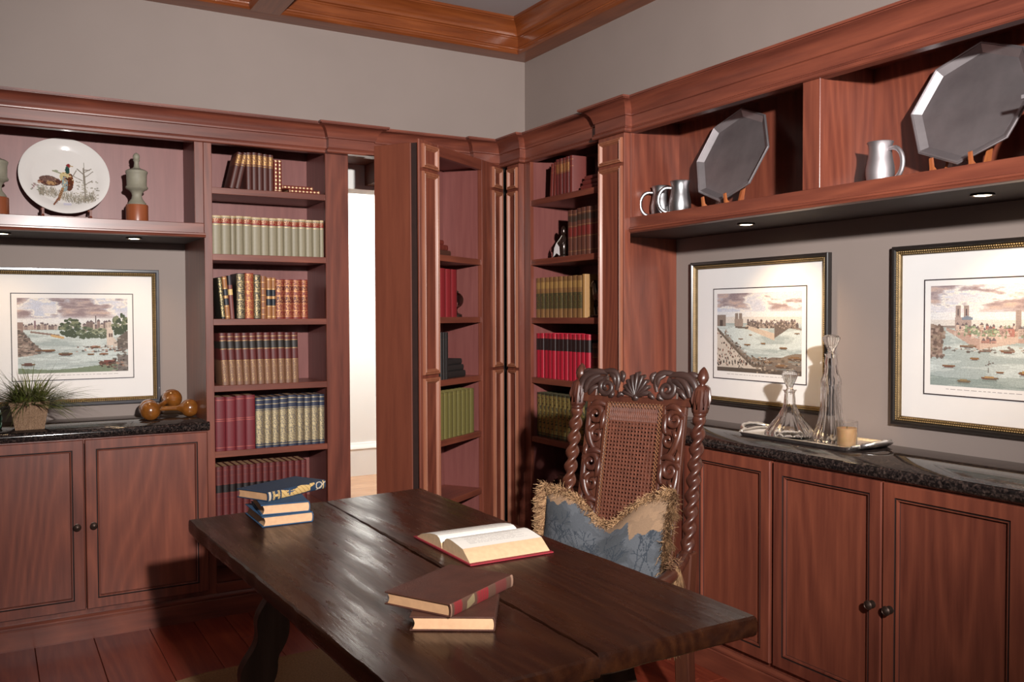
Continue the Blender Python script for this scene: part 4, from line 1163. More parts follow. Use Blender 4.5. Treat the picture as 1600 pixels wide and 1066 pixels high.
def plate():
    cx, cy = .312, 4.485
    lean = R(18); rad = .186
    t = thing('china_plate', 'white china plate with pheasants on a small wooden easel', 'plate', (cx, cy, ZN + .022), local=True)
    t.rotation_euler = (-lean, 0, 0)          # top leans back towards the panel
    # local: plate stands in x-z, faces -y
    mb = MB()
    prof = [(.001, 0), (.128, 0), (.136, -.003), (.150, -.010), (rad - .003, -.019), (rad, -.018), (rad, -.015), (.152, -.005), (.137, .004), (.001, .005)]
    mb.lathe(prof, 72, (0, 0, rad + .004), axis='y')
    mb.build('dish', 'plate', t, ang=60)
    img = paint_pheasant(); n = 150; s = .172
    us = np.linspace(-s, s, n + 1); zs = np.linspace(rad + .004 + s, rad + .004 - s, n + 1)
    P = np.zeros((n + 1, n + 1, 3)); P[..., 0] = us[None, :]; P[..., 2] = zs[:, None]
    rr = np.hypot(P[..., 0], P[..., 2] - rad - .004)
    # follow the dish profile a hair above the glaze
    P[..., 1] = np.interp(rr, [0, .128, .136, .150, rad], [0, 0, -.003, -.010, -.019]) - .0006
    c = (us[:-1] + us[1:]) / 2; cz = (zs[:-1] + zs[1:]) / 2 - rad - .004
    white = np.abs(img - np.array(hx('#e4dfda')[:3])).sum(-1) < .02
    mask = (np.hypot(c[None, :], cz[:, None]) < .17) & ~white
    grid_mesh('pheasant_decoration', P, mask, img, 'chinaprint', t)
plate()
def easel(name, label, c, rz, w, hook, mt='stand'):
    t = thing(name, label, 'stand', c, rz, local=True)
    for s in (-1, 1):
        x = s * w / 2
        mb = MB()
        mb.prism([(-.045, 0), (-.052, .012), (-.046, .02), (-.050, hook), (-.042, hook + .004), (-.036, .030), (-.024, .022), (.03, .03), (.055, .10), (.066, .10), (.05, .012), (.05, 0)], 'x', x - .005, x + .005)
        mb.build('arm', mt, t)
    MB().box(-w / 2, w / 2, .02, .034, .006, .022, .002).build('cross_bar', mt, t)
    return t
easel('plate_easel', 'small dark wooden easel holding the pheasant plate', (.312, 4.475, ZN), 0, .19, .045, 'cherryZ')
def urn(x, y, label):
    z = ZN
    t = thing('wooden_urn', label, 'urn', (x, y, z), group='pair of wooden urns in the left niche')
    MB().lathe([(.046, z), (.048, z + .003), (.048, z + .076), (.046, z + .080)], 36, (x, y, 0)).build('base', 'urnbase', t)
    MB().lathe([(.038, z + .080), (.040, z + .086), (.034, z + .095), (.024, z + .108), (.021, z + .122), (.024, z + .134), (.034, z + .146), (.046, z + .152), (.049, z + .158), (.046, z + .164), (.043, z + .168),
                (.044, z + .215), (.046, z + .222), (.048, z + .228), (.047, z + .234), (.038, z + .240), (.020, z + .246)], 36, (x, y, 0)).build('bowl', 'stone', t, ang=40)
    MB().lathe([(.022, z + .244), (.013, z + .252), (.010, z + .270), (.012, z + .280), (.015, z + .284), (.012, z + .289), (.015, z + .296), (.014, z + .306), (.009, z + .314), (.002, z + .318)], 24, (x, y, 0)).build('finial', 'stone', t, ang=50)
urn(.600, 4.425, 'grey-green turned urn on a wood base, right of the pheasant plate')
urn(.040, 4.425, 'grey-green turned urn cut by the left photo edge')

# ================================================================ left worktop: potted grass, gourd rattles, glass
def basket_plant():
    cx, cy, z = .150, 4.452, ZC
    t = thing('potted_grass', 'tufted ornamental grass in a woven square basket on the left worktop', 'plant', (cx, cy, z))
    b = MB()
    def ring(hx_, hy_, zz): return [(cx - hx_, cy - hy_, zz), (cx + hx_, cy - hy_, zz), (cx + hx_, cy + hy_, zz), (cx - hx_, cy + hy_, zz)]
    rings = [ring(.052, .05, z), ring(.058, .056, z + .012), ring(.070, .066, z + .085), ring(.076, .071, z + .118), ring(.072, .067, z + .122), ring(.066, .062, z + .112), ring(.05, .05, z + .09)]
    v = [p for r in rings for p in r]; f = []
    for i in range(len(rings) - 1):
        for k in range(4): f.append((i * 4 + k, i * 4 + (k + 1) % 4, i * 4 + 4 + (k + 1) % 4, i * 4 + 4 + k))
    f += [(3, 2, 1, 0), tuple(range(len(v) - 4, len(v)))]
    b.add(v, f); b.build('basket', 'basket', t)
    bd = MB()
    for hw_, zz in ((.0765, z + .117), (.0535, z + .006)):
        bd.tube([(cx - hw_, cy - hw_ * .94, zz), (cx + hw_, cy - hw_ * .94, zz), (cx + hw_, cy + hw_ * .94, zz), (cx - hw_, cy + hw_ * .94, zz)], .006, 8, closed=True)
    bd.build('braided_rim', 'basket', t)
    g = MB(); rr = random.Random(12)
    for i in range(430):
        a = rr.uniform(0, 6.283); q = math.sqrt(rr.random()) * .058
        p = Vector((cx + q * math.cos(a), cy + q * math.sin(a), z + .10))
        a2 = a + rr.uniform(-.7, .7)
        L = rr.uniform(.13, .27) if rr.random() < .85 else rr.uniform(.24, .33)
        el = rr.uniform(.35, 1.45); w = rr.uniform(.0022, .0048) if L < .22 else .0016
        d = Vector((math.cos(a2) * math.cos(el), math.sin(a2) * math.cos(el), math.sin(el)))
        if d.y > 0: d.y *= .55
        d.z *= .95
        side = Vector((-math.sin(a2), math.cos(a2), 0)); n = 7; droop = rr.uniform(.25, 1.15)
        pts = []
        for k in range(n + 1):
            s = k / n
            pt = p + d * (L * s) + Vector((math.cos(a2) * .35, math.sin(a2) * .25, -1)) * (droop * L * s * s * .62)
            pt.z = max(pt.z, z + .004); pt.y = min(pt.y, YW - .04)
            pts.append(pt)
        vv = []
        for k, pt in enumerate(pts):
            ww = w * (1 - (k / n) ** 2.2) + .0003
            vv += [tuple(pt - side * ww), tuple(pt + side * ww + Vector((0, 0, ww * .4)))]
        g.add(vv, [(2 * k, 2 * k + 1, 2 * k + 3, 2 * k + 2) for k in range(n)])
    o = g.build('grass_blades', 'leaf', t, ang=180); o['kind'] = 'stuff'
basket_plant()
def rattle(a, b, ra, rb, label):
    a, b = Vector(a), Vector(b); d = (b - a); L = d.length; d.normalize()
    t = thing('gourd_rattle', label, 'rattle', (a.x, a.y, ZC), group='double-headed wooden gourd rattles')
    q = d.to_track_quat('Z', 'Y')
    def bulb(c, r, sgn, nm):
        mb = MB()
        prof = [(.001, -r * .98)] + [(r * math.sin(x), -r * .98 * math.cos(x)) for x in np.linspace(.18, 2.45, 18)] + [(.018, r * 1.02), (.0135, r * 1.22), (.012, r * 1.35)]
        m2 = MB(); m2.lathe(prof, 32)
        mb.add([tuple(c + q @ Vector((p[0], p[1], p[2] * sgn))) for p in m2.v], m2.f)
        mb.build(nm, 'gourd', t, ang=70)
    bulb(a, ra, 1, 'bulb'); bulb(b, rb, -1, 'bulb')
    MB().tube([tuple(a + d * (ra * 1.1)), tuple(a + d * (L / 2)), tuple(b - d * (rb * 1.1))], [.0125, .0115, .0125], 14).build('handle', 'gourd', t, ang=70)
rattle((.655, 4.50, ZC + .046), (.780, 4.665, ZC + .085), .046, .048, 'dark amber gourd rattle lying across the other, near end facing the room')
rattle((.665, 4.615, ZC + .046), (.845, 4.565, ZC + .044), .046, .044, 'paler amber gourd rattle with its right bulb next to the bookcase side')
def green_vase():
    x, y, z = .012, 4.50, ZC
    MBv = MB().lathe([(.028, z), (.034, z + .004), (.038, z + .05), (.030, z + .085), (.018, z + .105), (.020, z + .115), (.017, z + .115), (.015, z + .104), (.027, z + .084), (.034, z + .05), (.030, z + .008), (.001, z + .006)], 28, (x, y, 0))
    tag(MBv.build('glass_vase', 'greenglass', ang=60), 'small green glass vase half hidden left of the basket', 'vase')
green_vase()

# ================================================================ right niche: mugs, octagonal trays, pitcher
def mug(x, y, ang, label, s=1.0, mt='pewter'):
    z = ZN
    t = thing('pewter_mug', label, 'mug', (x, y, z), ang, group='pewter mugs in the right niche', local=True)
    pr = [(.034, 0), (.040, .002), (.043, .012), (.046, .035), (.0455, .055), (.0405, .080), (.037, .100), (.0365, .118), (.039, .132), (.0425, .139), (.0415, .1405), (.037, .132), (.0345, .118), (.035, .10), (.0385, .08),
          (.043, .055), (.0435, .035), (.040, .010), (.001, .008)]
    MB().lathe([(r * s, q * s) for r, q in pr], 40).build('body', mt, t, ang=55)
    p = []
    for i in range(17):
        a = R(118 - 236 * i / 16)
        p.append((.052 * s + .040 * s * math.cos(a), 0, .062 * s + .052 * s * math.sin(a)))
    MB().tube([(.034 * s, 0, .112 * s)] + p[1:-1] + [(.043 * s, 0, .018 * s)], [.007 * s] * 3 + [.0085 * s] * 11 + [.007 * s] * 3, 10, sq=.8, upv=(0, 1, 0)).build('handle', mt, t, ang=60)
mug(2.60, 3.120, R(140), 'pewter mug furthest left in the right niche, handle to the left')
mug(2.585, 2.975, R(140), 'pewter mug just left of the nearer-to-corner octagonal tray', 1.02)
mug(2.585, 1.972, R(-95), 'pewter mug standing between the two octagonal trays', 1.0, 'pewterD')
def octray(y, label, elabel):
    t = thing('octagonal_tray', label, 'tray', (2.625, y, ZN + .030), RZ, local=True)
    t.rotation_euler = (-R(17), 0, RZ)
    Rr = .205
    pr = [(.001, 0), (Rr - .030, 0), (Rr - .027, -.002), (Rr - .006, -.017), (Rr - .003, -.017), (Rr - .0025, -.020), (Rr + .001, -.020), (Rr + .0015, -.017), (Rr + .004, -.016), (Rr + .004, -.012), (Rr - .002, -.010), (Rr - .024, .005), (.001, .005)]
    m1 = MB().lathe(pr[1:], 8, (0, 0, Rr), axis='y'); m1.build('rim', 'pewterD', t, ang=20)
    MB().lathe([(.001, -.0008), (Rr - .0295, -.0008), (Rr - .0295, .001), (.001, .001)], 8, (0, 0, Rr), axis='y').build('centre_field', 'pewterD', t, ang=20)
    e = easel('tray_easel', elabel, (2.62, y, ZN), RZ, .13, .055)
octray(2.757, 'octagonal pewter tray near the corner mugs, propped upright', 'wooden easel under the octagonal tray near the corner mugs')
octray(1.712, 'octagonal pewter tray at the upper right, right of the single mug', 'wooden easel under the upper right octagonal tray')
def pitcher():
    x, y, z = 2.565, 1.412, ZN
    t = thing('pewter_pitcher', 'bulbous pewter pitcher cut by the right photo edge', 'pitcher', (x, y, z), R(-60), local=True)
    MB().lathe([(.036, 0), (.042, .003), (.040, .012), (.052, .04), (.056, .065), (.050, .095), (.040, .125), (.037, .150), (.042, .175), (.047, .182), (.045, .183), (.034, .15), (.037, .125), (.047, .095), (.053, .065), (.048, .03), (.001, .016)], 40).build('body', 'pewterD', t, ang=55)
    MB().tube([(.036 + .052 * math.sin(math.pi * (q ** .8)), 0, .168 - .122 * q + .010 * math.sin(math.pi * q)) if q < 1 else (.052, 0, .046) for q in np.linspace(0, 1, 17)], .0065, 10, upv=(0, 1, 0)).build('handle', 'pewterD', t, ang=60)
    MB().prism([(-.036, -.014), (-.066, -.003), (-.066, .003), (-.036, .014)], 'z', .172, .183).build('spout', 'pewterD', t)
pitcher()

# ================================================================ right worktop: silver tray, decanters, candle
def silver_tray():
    x0, x1, y0, y1, z = 2.612, 2.870, 2.115, 2.665, ZC
    t = thing('silver_tray', 'polished silver serving tray with scrolled handles on the right worktop', 'tray', ((x0 + x1) / 2, (y0 + y1) / 2, z))
    def rr(i, zz, r=.03):
        out = []
        for cx, cy, a0 in ((x1 - r, y1 - r, 0), (x0 + r, y1 - r, 90), (x0 + r, y0 + r, 180), (x1 - r, y0 + r, 270)):
            for k in range(6):
                a = R(a0 + 18 * k); out.append((cx + (r - i) * math.cos(a), cy + (r - i) * math.sin(a), zz))
        return out
    rings = [rr(.016, z + .001), rr(.012, z + .002), rr(.002, z + .014), rr(-.001, z + .017), rr(.003, z + .0185), rr(.008, z + .012), rr(.016, z + .006), rr(.02, z + .005)]
    v = [p for r_ in rings for p in r_]; n = 24; f = []
    for i in range(len(rings) - 1):
        for k in range(n): f.append((i * n + k, i * n + (k + 1) % n, i * n + n + (k + 1) % n, i * n + n + k))
    f += [tuple(range(n)), tuple(range(len(v) - n, len(v)))]
    MB().add(v, f).build('dish', 'silver', t, ang=40)
    for s, yy in ((1, y1), (-1, y0)):
        mb = MB(); pts = []
        for k in range(13):
            a = math.pi * k / 12
            pts.append(((x0 + x1) / 2 - .075 * math.cos(a), yy + s * (.002 + .05 * math.sin(a)), z + .017 + .017 * math.sin(a)))
        mb.tube(pts, [.006 + .004 * abs(math.sin(k * 1.3)) for k in range(13)], 10)
        for k in (0, 12):
            mb.tube([(pts[k][0] + (.028 if k else -.028), yy - s * .006, z + .017), (pts[k][0], yy + s * .006, z + .019), (pts[k][0] - (.02 if k else -.02), yy + s * .016, z + .022)], [.004, .0095, .004], 9)
        mb.tube([(x0 + .02, yy - s * .003, z + .017), ((x0 + x1) / 2, yy + s * .006, z + .019), (x1 - .02, yy - s * .003, z + .017)], [.005, .011, .005], 9)
        mb.build('handle', 'silver', t, ang=60)
silver_tray()
TZ = ZC + .0055
def decanter_short():
    x, y, z = 2.705, 2.468, TZ
    t = thing('crystal_decanter', 'short wide-based crystal decanter on the silver tray', 'decanter', (x, y, z))
    fl = lambda a, zz: 1 + (.035 * math.cos(18 * a) if z + .01 < zz < z + .125 else 0)
    out = [(.070, z), (.086, z + .003), (.093, z + .012), (.090, z + .028), (.076, z + .048), (.057, z + .072), (.039, z + .096), (.028, z + .118), (.0225, z + .135), (.0215, z + .160), (.020, z + .176), (.021, z + .182), (.026, z + .186), (.026, z + .190)]
    inn = [(.017, z + .190), (.0155, z + .180), (.0165, z + .14), (.022, z + .118), (.032, z + .096), (.050, z + .072), (.068, z + .048), (.082, z + .028), (.084, z + .014), (.070, z + .010), (.001, z + .010)]
    MB().lathe(out + inn, 108, (x, y, 0), rfun=fl).build('body', 'glass', t, ang=60)
    MB().lathe([(.012, z + .172), (.014, z + .191), (.011, z + .196), (.013, z + .203), (.022, z + .226), (.0285, z + .244), (.029, z + .252), (.024, z + .262), (.012, z + .268), (.001, z + .269)], 60, (x, y, 0), rfun=lambda a, q: 1 + (.06 * math.cos(20 * a) if q > z + .2 else 0)).build('stopper', 'glass', t, ang=60)
decanter_short()
def decanter_tall():
    x, y, z = 2.742, 2.300, TZ
    t = thing('crystal_decanter', 'tall slender crystal decanter behind the candle on the silver tray', 'decanter', (x, y, z))
    fl = lambda a, zz: 1 + (.035 * math.cos(16 * a) if z + .01 < zz < z + .22 else (.02 * math.cos(8 * a) if zz < z + .3 else 0))
    out = [(.052, z), (.064, z + .003), (.067, z + .014), (.062, z + .036), (.050, z + .066), (.042, z + .098), (.0385, z + .130), (.0365, z + .180), (.0355, z + .214), (.037, z + .222), (.036, z + .236), (.026, z + .262), (.0225, z + .285), (.024, z + .300), (.0215, z + .318), (.020, z + .326), (.024, z + .331), (.024, z + .335)]
    inn = [(.016, z + .335), (.0145, z + .320), (.0175, z + .298), (.0165, z + .285), (.020, z + .262), (.029, z + .236), (.030, z + .214), (.031, z + .180), (.0325, z + .130), (.036, z + .098), (.043, z + .066), (.055, z + .036), (.059, z + .016), (.05, z + .012), (.001, z + .012)]
    MB().lathe(out + inn, 96, (x, y, 0), rfun=fl).build('body', 'glass', t, ang=60)
    MB().lathe([(.012, z + .318), (.0135, z + .337), (.011, z + .342), (.013, z + .349), (.023, z + .372), (.0295, z + .390), (.030, z + .396), (.024, z + .403), (.012, z + .407), (.001, z + .408)], 60, (x, y, 0), rfun=lambda a, q: 1 + (.06 * math.cos(20 * a) if q > z + .345 else 0)).build('stopper', 'glass', t, ang=60)
decanter_tall()
def candle():
    x, y, z = 2.667, 2.166, TZ
    t = thing('candle', 'honey coloured candle in a clear glass on the silver tray', 'candle', (x, y, z))
    MB().lathe([(.029, z), (.033, z + .002), (.035, z + .02), (.0385, z + .098), (.037, z + .0985), (.0335, z + .02), (.031, z + .010), (.001, z + .009)], 40, (x, y, 0)).build('tumbler', 'glass', t, ang=60)
    MB().lathe([(.029, z + .0105), (.0325, z + .018), (.0352, z + .074), (.012, z + .071), (.001, z + .071)], 40, (x, y, 0)).build('wax', 'wax', t, ang=50)
    MB().tube([(x, y, z + .07), (x + .001, y, z + .080)], .0012, 6).build('wick', 'iron', t)
candle()

# ================================================================ rug
rg = MB(); pts = [(.60, 3.60), (.72, 3.632), (.95, 3.640), (1.19, 3.648), (1.42, 3.62), (1.66, 3.55), (2.05, 3.50), (2.06, 2.6), (2.04, 1.2), (.55, 1.18), (.58, 2.3)]
rg.prism(pts, 'z', .001, .009)
tag(rg.build('rug', 'rug'), 'beige woven rug under the old trestle table', 'rug')

# ================================================================ old trestle table
TT = .74
tb = thing('trestle_table', 'old dark plank-top trestle table in the middle of the room', 'table', (1.02, 2.25, 0))
def slab(poly, z0, z1, name, seed):
    rr = random.Random(seed); pts = []
    n = len(poly)
    for i in range(n):
        a, b = Vector(poly[i]), Vector(poly[(i + 1) % n]); L = (b - a).length; k = max(2, int(L / .035))
        nrm = Vector(((b - a).y, -(b - a).x)).normalized()
        for j in range(k):
            p = a.lerp(b, j / k) + nrm * (rr.uniform(-.0028, .0018) if j else -.004)
            pts.append(p)
    c = sum(pts, Vector((0, 0))) / len(pts)
    rings = []
    for ins, z in ((.010, z0), (.002, z0 + .006), (0, z0 + .015), (0, z1 - .012), (.0025, z1 - .004), (.009, z1)):
        rings.append([(p.x + (c - p).normalized().x * (ins + rr.uniform(0, .0012)), p.y + (c - p).normalized().y * (ins + rr.uniform(0, .0012)), z) for p in pts])
    m = len(pts); v = [q for r_ in rings for q in r_]; f = []
    for i in range(len(rings) - 1):
        for k in range(m): f.append((i * m + k, i * m + (k + 1) % m, i * m + m + (k + 1) % m, i * m + m + k))
    f += [tuple(range(m - 1, -1, -1)), tuple(range(len(v) - m, len(v)))]
    return MB().add(v, f).build(name, 'tableW', tb, ang=28)
slab([(.618, 1.400), (1.031, 1.412), (1.049, 3.150), (.560, 3.095)], TT - .046, TT, 'plank', 1)
slab([(1.0345, 1.425), (1.474, 1.430), (1.453, 3.203), (1.0525, 3.153)], TT - .048, TT - .0008, 'plank', 2)
def leg_poly(s, zt):
    # splayed leg with a scalloped lyre outline, s = side
    cl = lambda z: s * (.185 + (zt - z) * .33)
    out = []; inn = []
    for k in range(41):
        z = .0095 + (zt - .0095) * k / 40
        w = .052 + .012 * math.cos(z * 2 * math.pi / .16) * (1 if .06 < z < .52 else .2) + (.016 if z < .07 else 0)
        w2 = .052 + .016 * abs(math.sin(z * math.pi / .115)) * (1 if .08 < z < .55 else 0)
        out.append((cl(z) + s * w * .9, z)); inn.append((cl(z) - s * w2 * .9, z))
    return out + inn[::-1]
for y in (2.79, 1.66):
    for s in (-1, 1):
        MB().prism([(1.02 + p, z) for p, z in leg_poly(s, .694)], 'y', y - .022, y + .022).build('leg', 'tableL', tb, ang=40)
    MB().box(1.02 - .33, 1.02 + .33, y - .03, y + .03, .640, .693, .004).build('cross_batten', 'tableL', tb)
    MB().box(1.02 - .30, 1.02 + .30, y - .016, y + .016, .10, .16, .004).build('stretcher', 'tableL', tb)
for s, y in ((1, 2.79), (-1, 1.66)):
    p = []
    for k in range(15):
        q = k / 14
        p.append((1.02, y - s * (.02 + .46 * q), .13 + .55 * q ** 1.5 + .02 * math.sin(q * math.pi)))
    MB().tube(p, .0085, 8).build('iron_brace', 'iron', tb)

# books on the table
def cover_book(label, w, h, t, loc, rz, cov, pagemt='pages', spine=None, tiltx=0, tilty=0, rnd=.45):
    """flat book: spine along local +x side... local x = width (spine at x=0), y = height, z = thickness"""
    o = thing('book', label, 'book', loc, 0, group='books lying on the table', local=True)
    o.rotation_euler = (tiltx, tilty, rz)
    b = .0032
    MB().box(0.004, w, 0, h, 0, b, .001).build('cover_board', cov, o)
    MB().box(0.004, w, 0, h, t - b, t, .001).build('cover_board', cov, o)
    pts = []
    n = 9
    for k in range(n):
        a = math.pi * k / (n - 1); pts.append((.006 - t * rnd * .32 * math.sin(a), t / 2 - t / 2 * math.cos(a)))
    for k in range(n - 1, -1, -1):
        a = math.pi * k / (n - 1); pts.append((.0085 - t * rnd * .32 * math.sin(a), t / 2 - (t / 2 - .0022) * math.cos(a)))
    sp = MB().prism([(p, q) for p, q in pts], 'y', 0, h).build('spine', cov, o, ang=60)
    # page block with concave fore edge
    pp = [(.007, b), (.007, t - b)]
    pg = [(.006 - t * .09 * math.sin(math.pi * k / 8), b + (t - 2 * b) * k / 8) for k in range(9)]
    fe = [(w - .006 - .005 * math.sin(math.pi * k / 8), t - b - (t - 2 * b) * k / 8) for k in range(9)]
    MB().prism(pg + fe, 'y', .004, h - .004).build('page_block', pagemt, o, ang=50)
    return o
M['bluecloth'] = plain('blue_cloth', '#21344a', .7, var=.08, vscale=30, bump=.15, bscale=400)
M['bluecloth2'] = plain('bright_blue_cloth', '#24496a', .7, var=.08, vscale=30, bump=.15, bscale=400)
M['browncloth'] = plain('worn_brown_leather', '#4a2a20', .55, var=.2, vscale=25, bump=.2, bscale=200)
M['redcover'] = plain('red_cloth_cover', '#8e2430', .6, var=.08)
M['foxed'] = plain('foxed_page_edges', '#cda27c', .8, var=.08, vscale=60)
M['paper'] = plain('book_paper', '#e6dfd2', .8, var=.03, vscale=15)
M['paperedge'] = plain('cream_page_edges', '#d0ae88', .8, var=.08, vscale=70)
M['brownspine'] = book_mat('aged_brown_spine', '#573a2c', [(.10, .26, '#7c1f22'), (.50, .70, '#7c1f22'), (.72, .9, '#62382c')], (), None)

# two lower blue books show their head edges to the viewer, spines to the right
cover_book('bottom blue book of the three stacked on the table corner', .168, .235, .034, (.915, 3.079, TT + .0005), R(179), 'bluecloth2', 'foxed')
cover_book('middle blue book of the three stacked on the table corner', .158, .235, .034, (.928, 3.080, TT + .035), R(173.4), 'bluecloth2', 'foxed')
bt = cover_book('top blue book with gilt spine picture on the stack of three', .148, .268, .030, (1.014, 3.028, TT + .0695), R(118), 'bluecloth', 'pages', rnd=.6)
cover_book('lower brown book with pale page edges on the table', .186, .212, .031, (1.034, 1.823, TT + .0005), R(148), 'browncloth', 'foxed')
ub = cover_book('upper brown book with red spine labels, lying askew on another', .182, .255, .029, (1.060, 1.806, TT + .0322), R(118.5), 'browncloth', 'pages')

def spine_patch(root, t, h, rnd, fn, nu=20, nv=170, mt='spineprint'):
    P = np.zeros((nu + 1, nv + 1, 3)); col = np.zeros((nu, nv, 3)); mask = np.zeros((nu, nv), bool)
    for i in range(nu + 1):
        a = math.pi * (.06 + .88 * i / nu)
        for j in range(nv + 1):
            P[i, j] = (.006 - t * rnd * .32 * math.sin(a) - .0006, h - h * j / nv, t / 2 + t / 2 * math.cos(a))
    for i in range(nu):
        for j in range(nv):
            c = fn((j + .5) / nv, 1 - (i + .5) / nu)
            if c: col[i, j] = hx(c)[:3]; mask[i, j] = True
    grid_mesh('spine_decoration', P, mask, col, mt, root)
def blue_spine(s, v):          # s from head to tail, v up the spine
    gold = '#c9a76c'; pale = '#bfae98'
    if .02 < s < .055: return pale
    if .085 < s < .115 and (int(s * 300) + int(v * 14)) % 3: return gold
    if .165 < s < .20 and (int(s * 300) + int(v * 14)) % 3: return gold
    if .12 < s < .165 and abs(v - .5) < .10: return gold
    if .225 < s < .80:
        lo = .12 + .5 * max(0, (s - .45)) ; hi = .92 - .25 * abs(math.sin((s - .22) * 9)) + (.1 if s > .5 else 0)
        if s > .72: lo = .55 + (s - .72) * 2; hi = .95
        if abs(s - .36) < .012 and .3 < v < .8: return '#2f4a66'
        if abs(v - .56) < .06 and .315 < s < .46 - abs(v - .56): return '#2f4a66'
        if lo < v < hi: return gold if math.sin(s * 90 + v * 14) > -.75 else '#a8854e'
    d = math.hypot((s - .875) * 7, (v - .55) * 1.2)
    if .30 < d < .42 or (abs((s - .90) * 4 - (v - .4)) < .06 and .1 < v < .8): return pale
    if .945 < s < .962: return gold
    return None
spine_patch(bt, .030, .268, .6, blue_spine)
def brown_spine(s, v):
    if .05 < s < .17: return '#7a1d24' if (int(s * 160) % 5) else '#5c3a2a'
    if .40 < s < .58: return '#7a1d24' if .06 < v < .96 and (int(s * 170) % 7) else '#5c3a2a'
    if .24 < s < .36 and abs(v - .5 - (s - .3) * 3) < .28: return '#7a6a4e'
    if .70 < s < .88: return '#5e2c28'
    if s > .965 or s < .02: return '#8a6a58'
    return '#543a2e'
spine_patch(ub, .029, .255, .45, brown_spine)

def open_book():
    x0, x1 = 1.112, 1.368; z = TT + .0005; yc = 2.298
    t = thing('open_book', 'open book with red cover and cream pages on the table', 'book', ((x0 + x1) / 2, yc, z))
    MB().prism([(2.114, z), (2.484, z), (2.484, z + .0035), (2.31, z + .0045), (2.286, z + .0045), (2.114, z + .0035)], 'x', x0 - .006, x1 + .004).build('cover', 'redcover', t)
    right = [(2.296, .006), (2.290, .022), (2.281, .034), (2.268, .0405), (2.250, .042), (2.225, .040), (2.195, .036), (2.170, .0325), (2.128, .0045)]
    left = [(2.300, .006), (2.306, .020), (2.316, .031), (2.330, .036), (2.350, .036), (2.380, .032), (2.410, .0255), (2.440, .0185), (2.472, .0045)]
    for nm, pr, k in (('right_page_block', right, 8), ('left_page_block', left, 9)):
        MB().prism([(y, z + q) for y, q in pr] + [(pr[-1][0], z + .0037), (pr[0][0], z + .0037)], 'x', x0, x1).build(nm, 'paperedge', t, ang=40)
        top = pr[1:k]; n = len(top) - 1; W_, H_ = n * 10, 70
        ys = np.interp(np.linspace(0, n, W_ + 1), np.arange(n + 1), [p[0] for p in top]); zs = np.interp(np.linspace(0, n, W_ + 1), np.arange(n + 1), [p[1] for p in top])
        xs = np.linspace(x0, x1, H_ + 1); P = np.zeros((H_ + 1, W_ + 1, 3))
        P[..., 0] = xs[:, None]; P[..., 1] = ys[None]; P[..., 2] = z + zs[None] + .0007
        col = np.zeros((H_, W_, 3)); col[:] = hx('#e6e0d6')[:3]
        for i in range(10, H_ - 9):
            for j in range(int(W_ * .2), int(W_ * .86)):
                if nm.startswith('right'):
                    if j % 3 != 2 and random.random() < .72 and (i < 52 or j % 2): col[i, j] = hx('#cfc8c0')[:3]
                elif j % 4 == 1 and random.random() < .7 : col[i, j] = hx('#cfc8be')[:3]
        grid_mesh('printed_page', P, np.ones((H_, W_), bool), col, 'print', t)
open_book()

# ================================================================ carved caned armchair
CO, CA = (1.899, 2.507), R(-66.6)
ch = thing('armchair', 'carved dark walnut armchair with caned back and twist-turned posts', 'chair', (CO[0], CO[1], .0095), CA, local=True)
LEAN = .215
def ly(z): return LEAN * max(0, z - .47)
HWC = .248
def along(mb, fn, z0, z1):      # shear a mesh so it follows the reclining back
    mb.v = [(p[0], p[1] + ly(p[2]), p[2]) for p in mb.v]; return mb
for s in (-1, 1):
    b = MB(); x = s * HWC
    b.box(x - .026, x + .026, -.026, .026, .0, .40, .004)
    b.v = [(p[0], p[1] + .10 * max(0, .30 - p[2]), p[2]) for p in b.v]
    b.build('rear_leg', 'chair', ch)
    along(MB().box(x - .028, x + .028, -.028, .028, .40, .605, .005), ly, 0, 0).build('post_block', 'chair', ch)
    tw = MB(); n = 96; seg = 20; z0, z1 = .605, 1.062
    v = []
    for i in range(n + 1):
        z = z0 + (z1 - z0) * i / n
        env = min(1, (z - z0) / .03, (z1 - z) / .03)
        for k in range(seg):
            a = 2 * math.pi * k / seg
            r = .0195 + .0068 * env * math.cos(2 * a - 2 * math.pi * z / .052)
            v.append((x + r * math.cos(a), r * math.sin(a) + ly(z), z))
    f = [(i * seg + k, i * seg + (k + 1) % seg, (i + 1) * seg + (k + 1) % seg, (i + 1) * seg + k) for i in range(n) for k in range(seg)]
    f += [tuple(range(seg)), tuple(range(n * seg, (n + 1) * seg))]
    tw.add(v, f).build('twist_post', 'chair', ch, ang=80)
    bl_ = MB().lathe([(.020, 1.060), (.027, 1.066), (.030, 1.078), (.031, 1.10), (.031, 1.138), (.028, 1.152), (.018, 1.160)], 8, (x, 0, 0), rot=math.pi / 8)
    bl_.lathe([(.019, 1.052), (.0235, 1.058), (.0235, 1.064), (.019, 1.068)], 20, (x, 0, 0))
    for k in range(8):
        a = math.pi / 4 * k
        bl_.tube([(x + .029 * math.cos(a), .029 * math.sin(a), 1.08), (x + .0325 * math.cos(a), .0325 * math.sin(a), 1.11), (x + .028 * math.cos(a), .028 * math.sin(a), 1.145)], [.003, .006, .003], 6)
    along(bl_, ly, 0, 0).build('carved_capital', 'chair', ch, ang=40)
    fi = MB().lathe([(.012, 1.156), (.010, 1.164), (.013, 1.168), (.018, 1.176), (.020, 1.186), (.018, 1.198), (.012, 1.211), (.005, 1.220), (.001, 1.223)], 20, (x, 0, 0), rfun=lambda a, z: 1 + (.05 * math.cos(7 * a + z * 120) if z > 1.17 else 0))
    along(fi, ly, 0, 0).build('acorn_finial', 'chair', ch, ang=60)

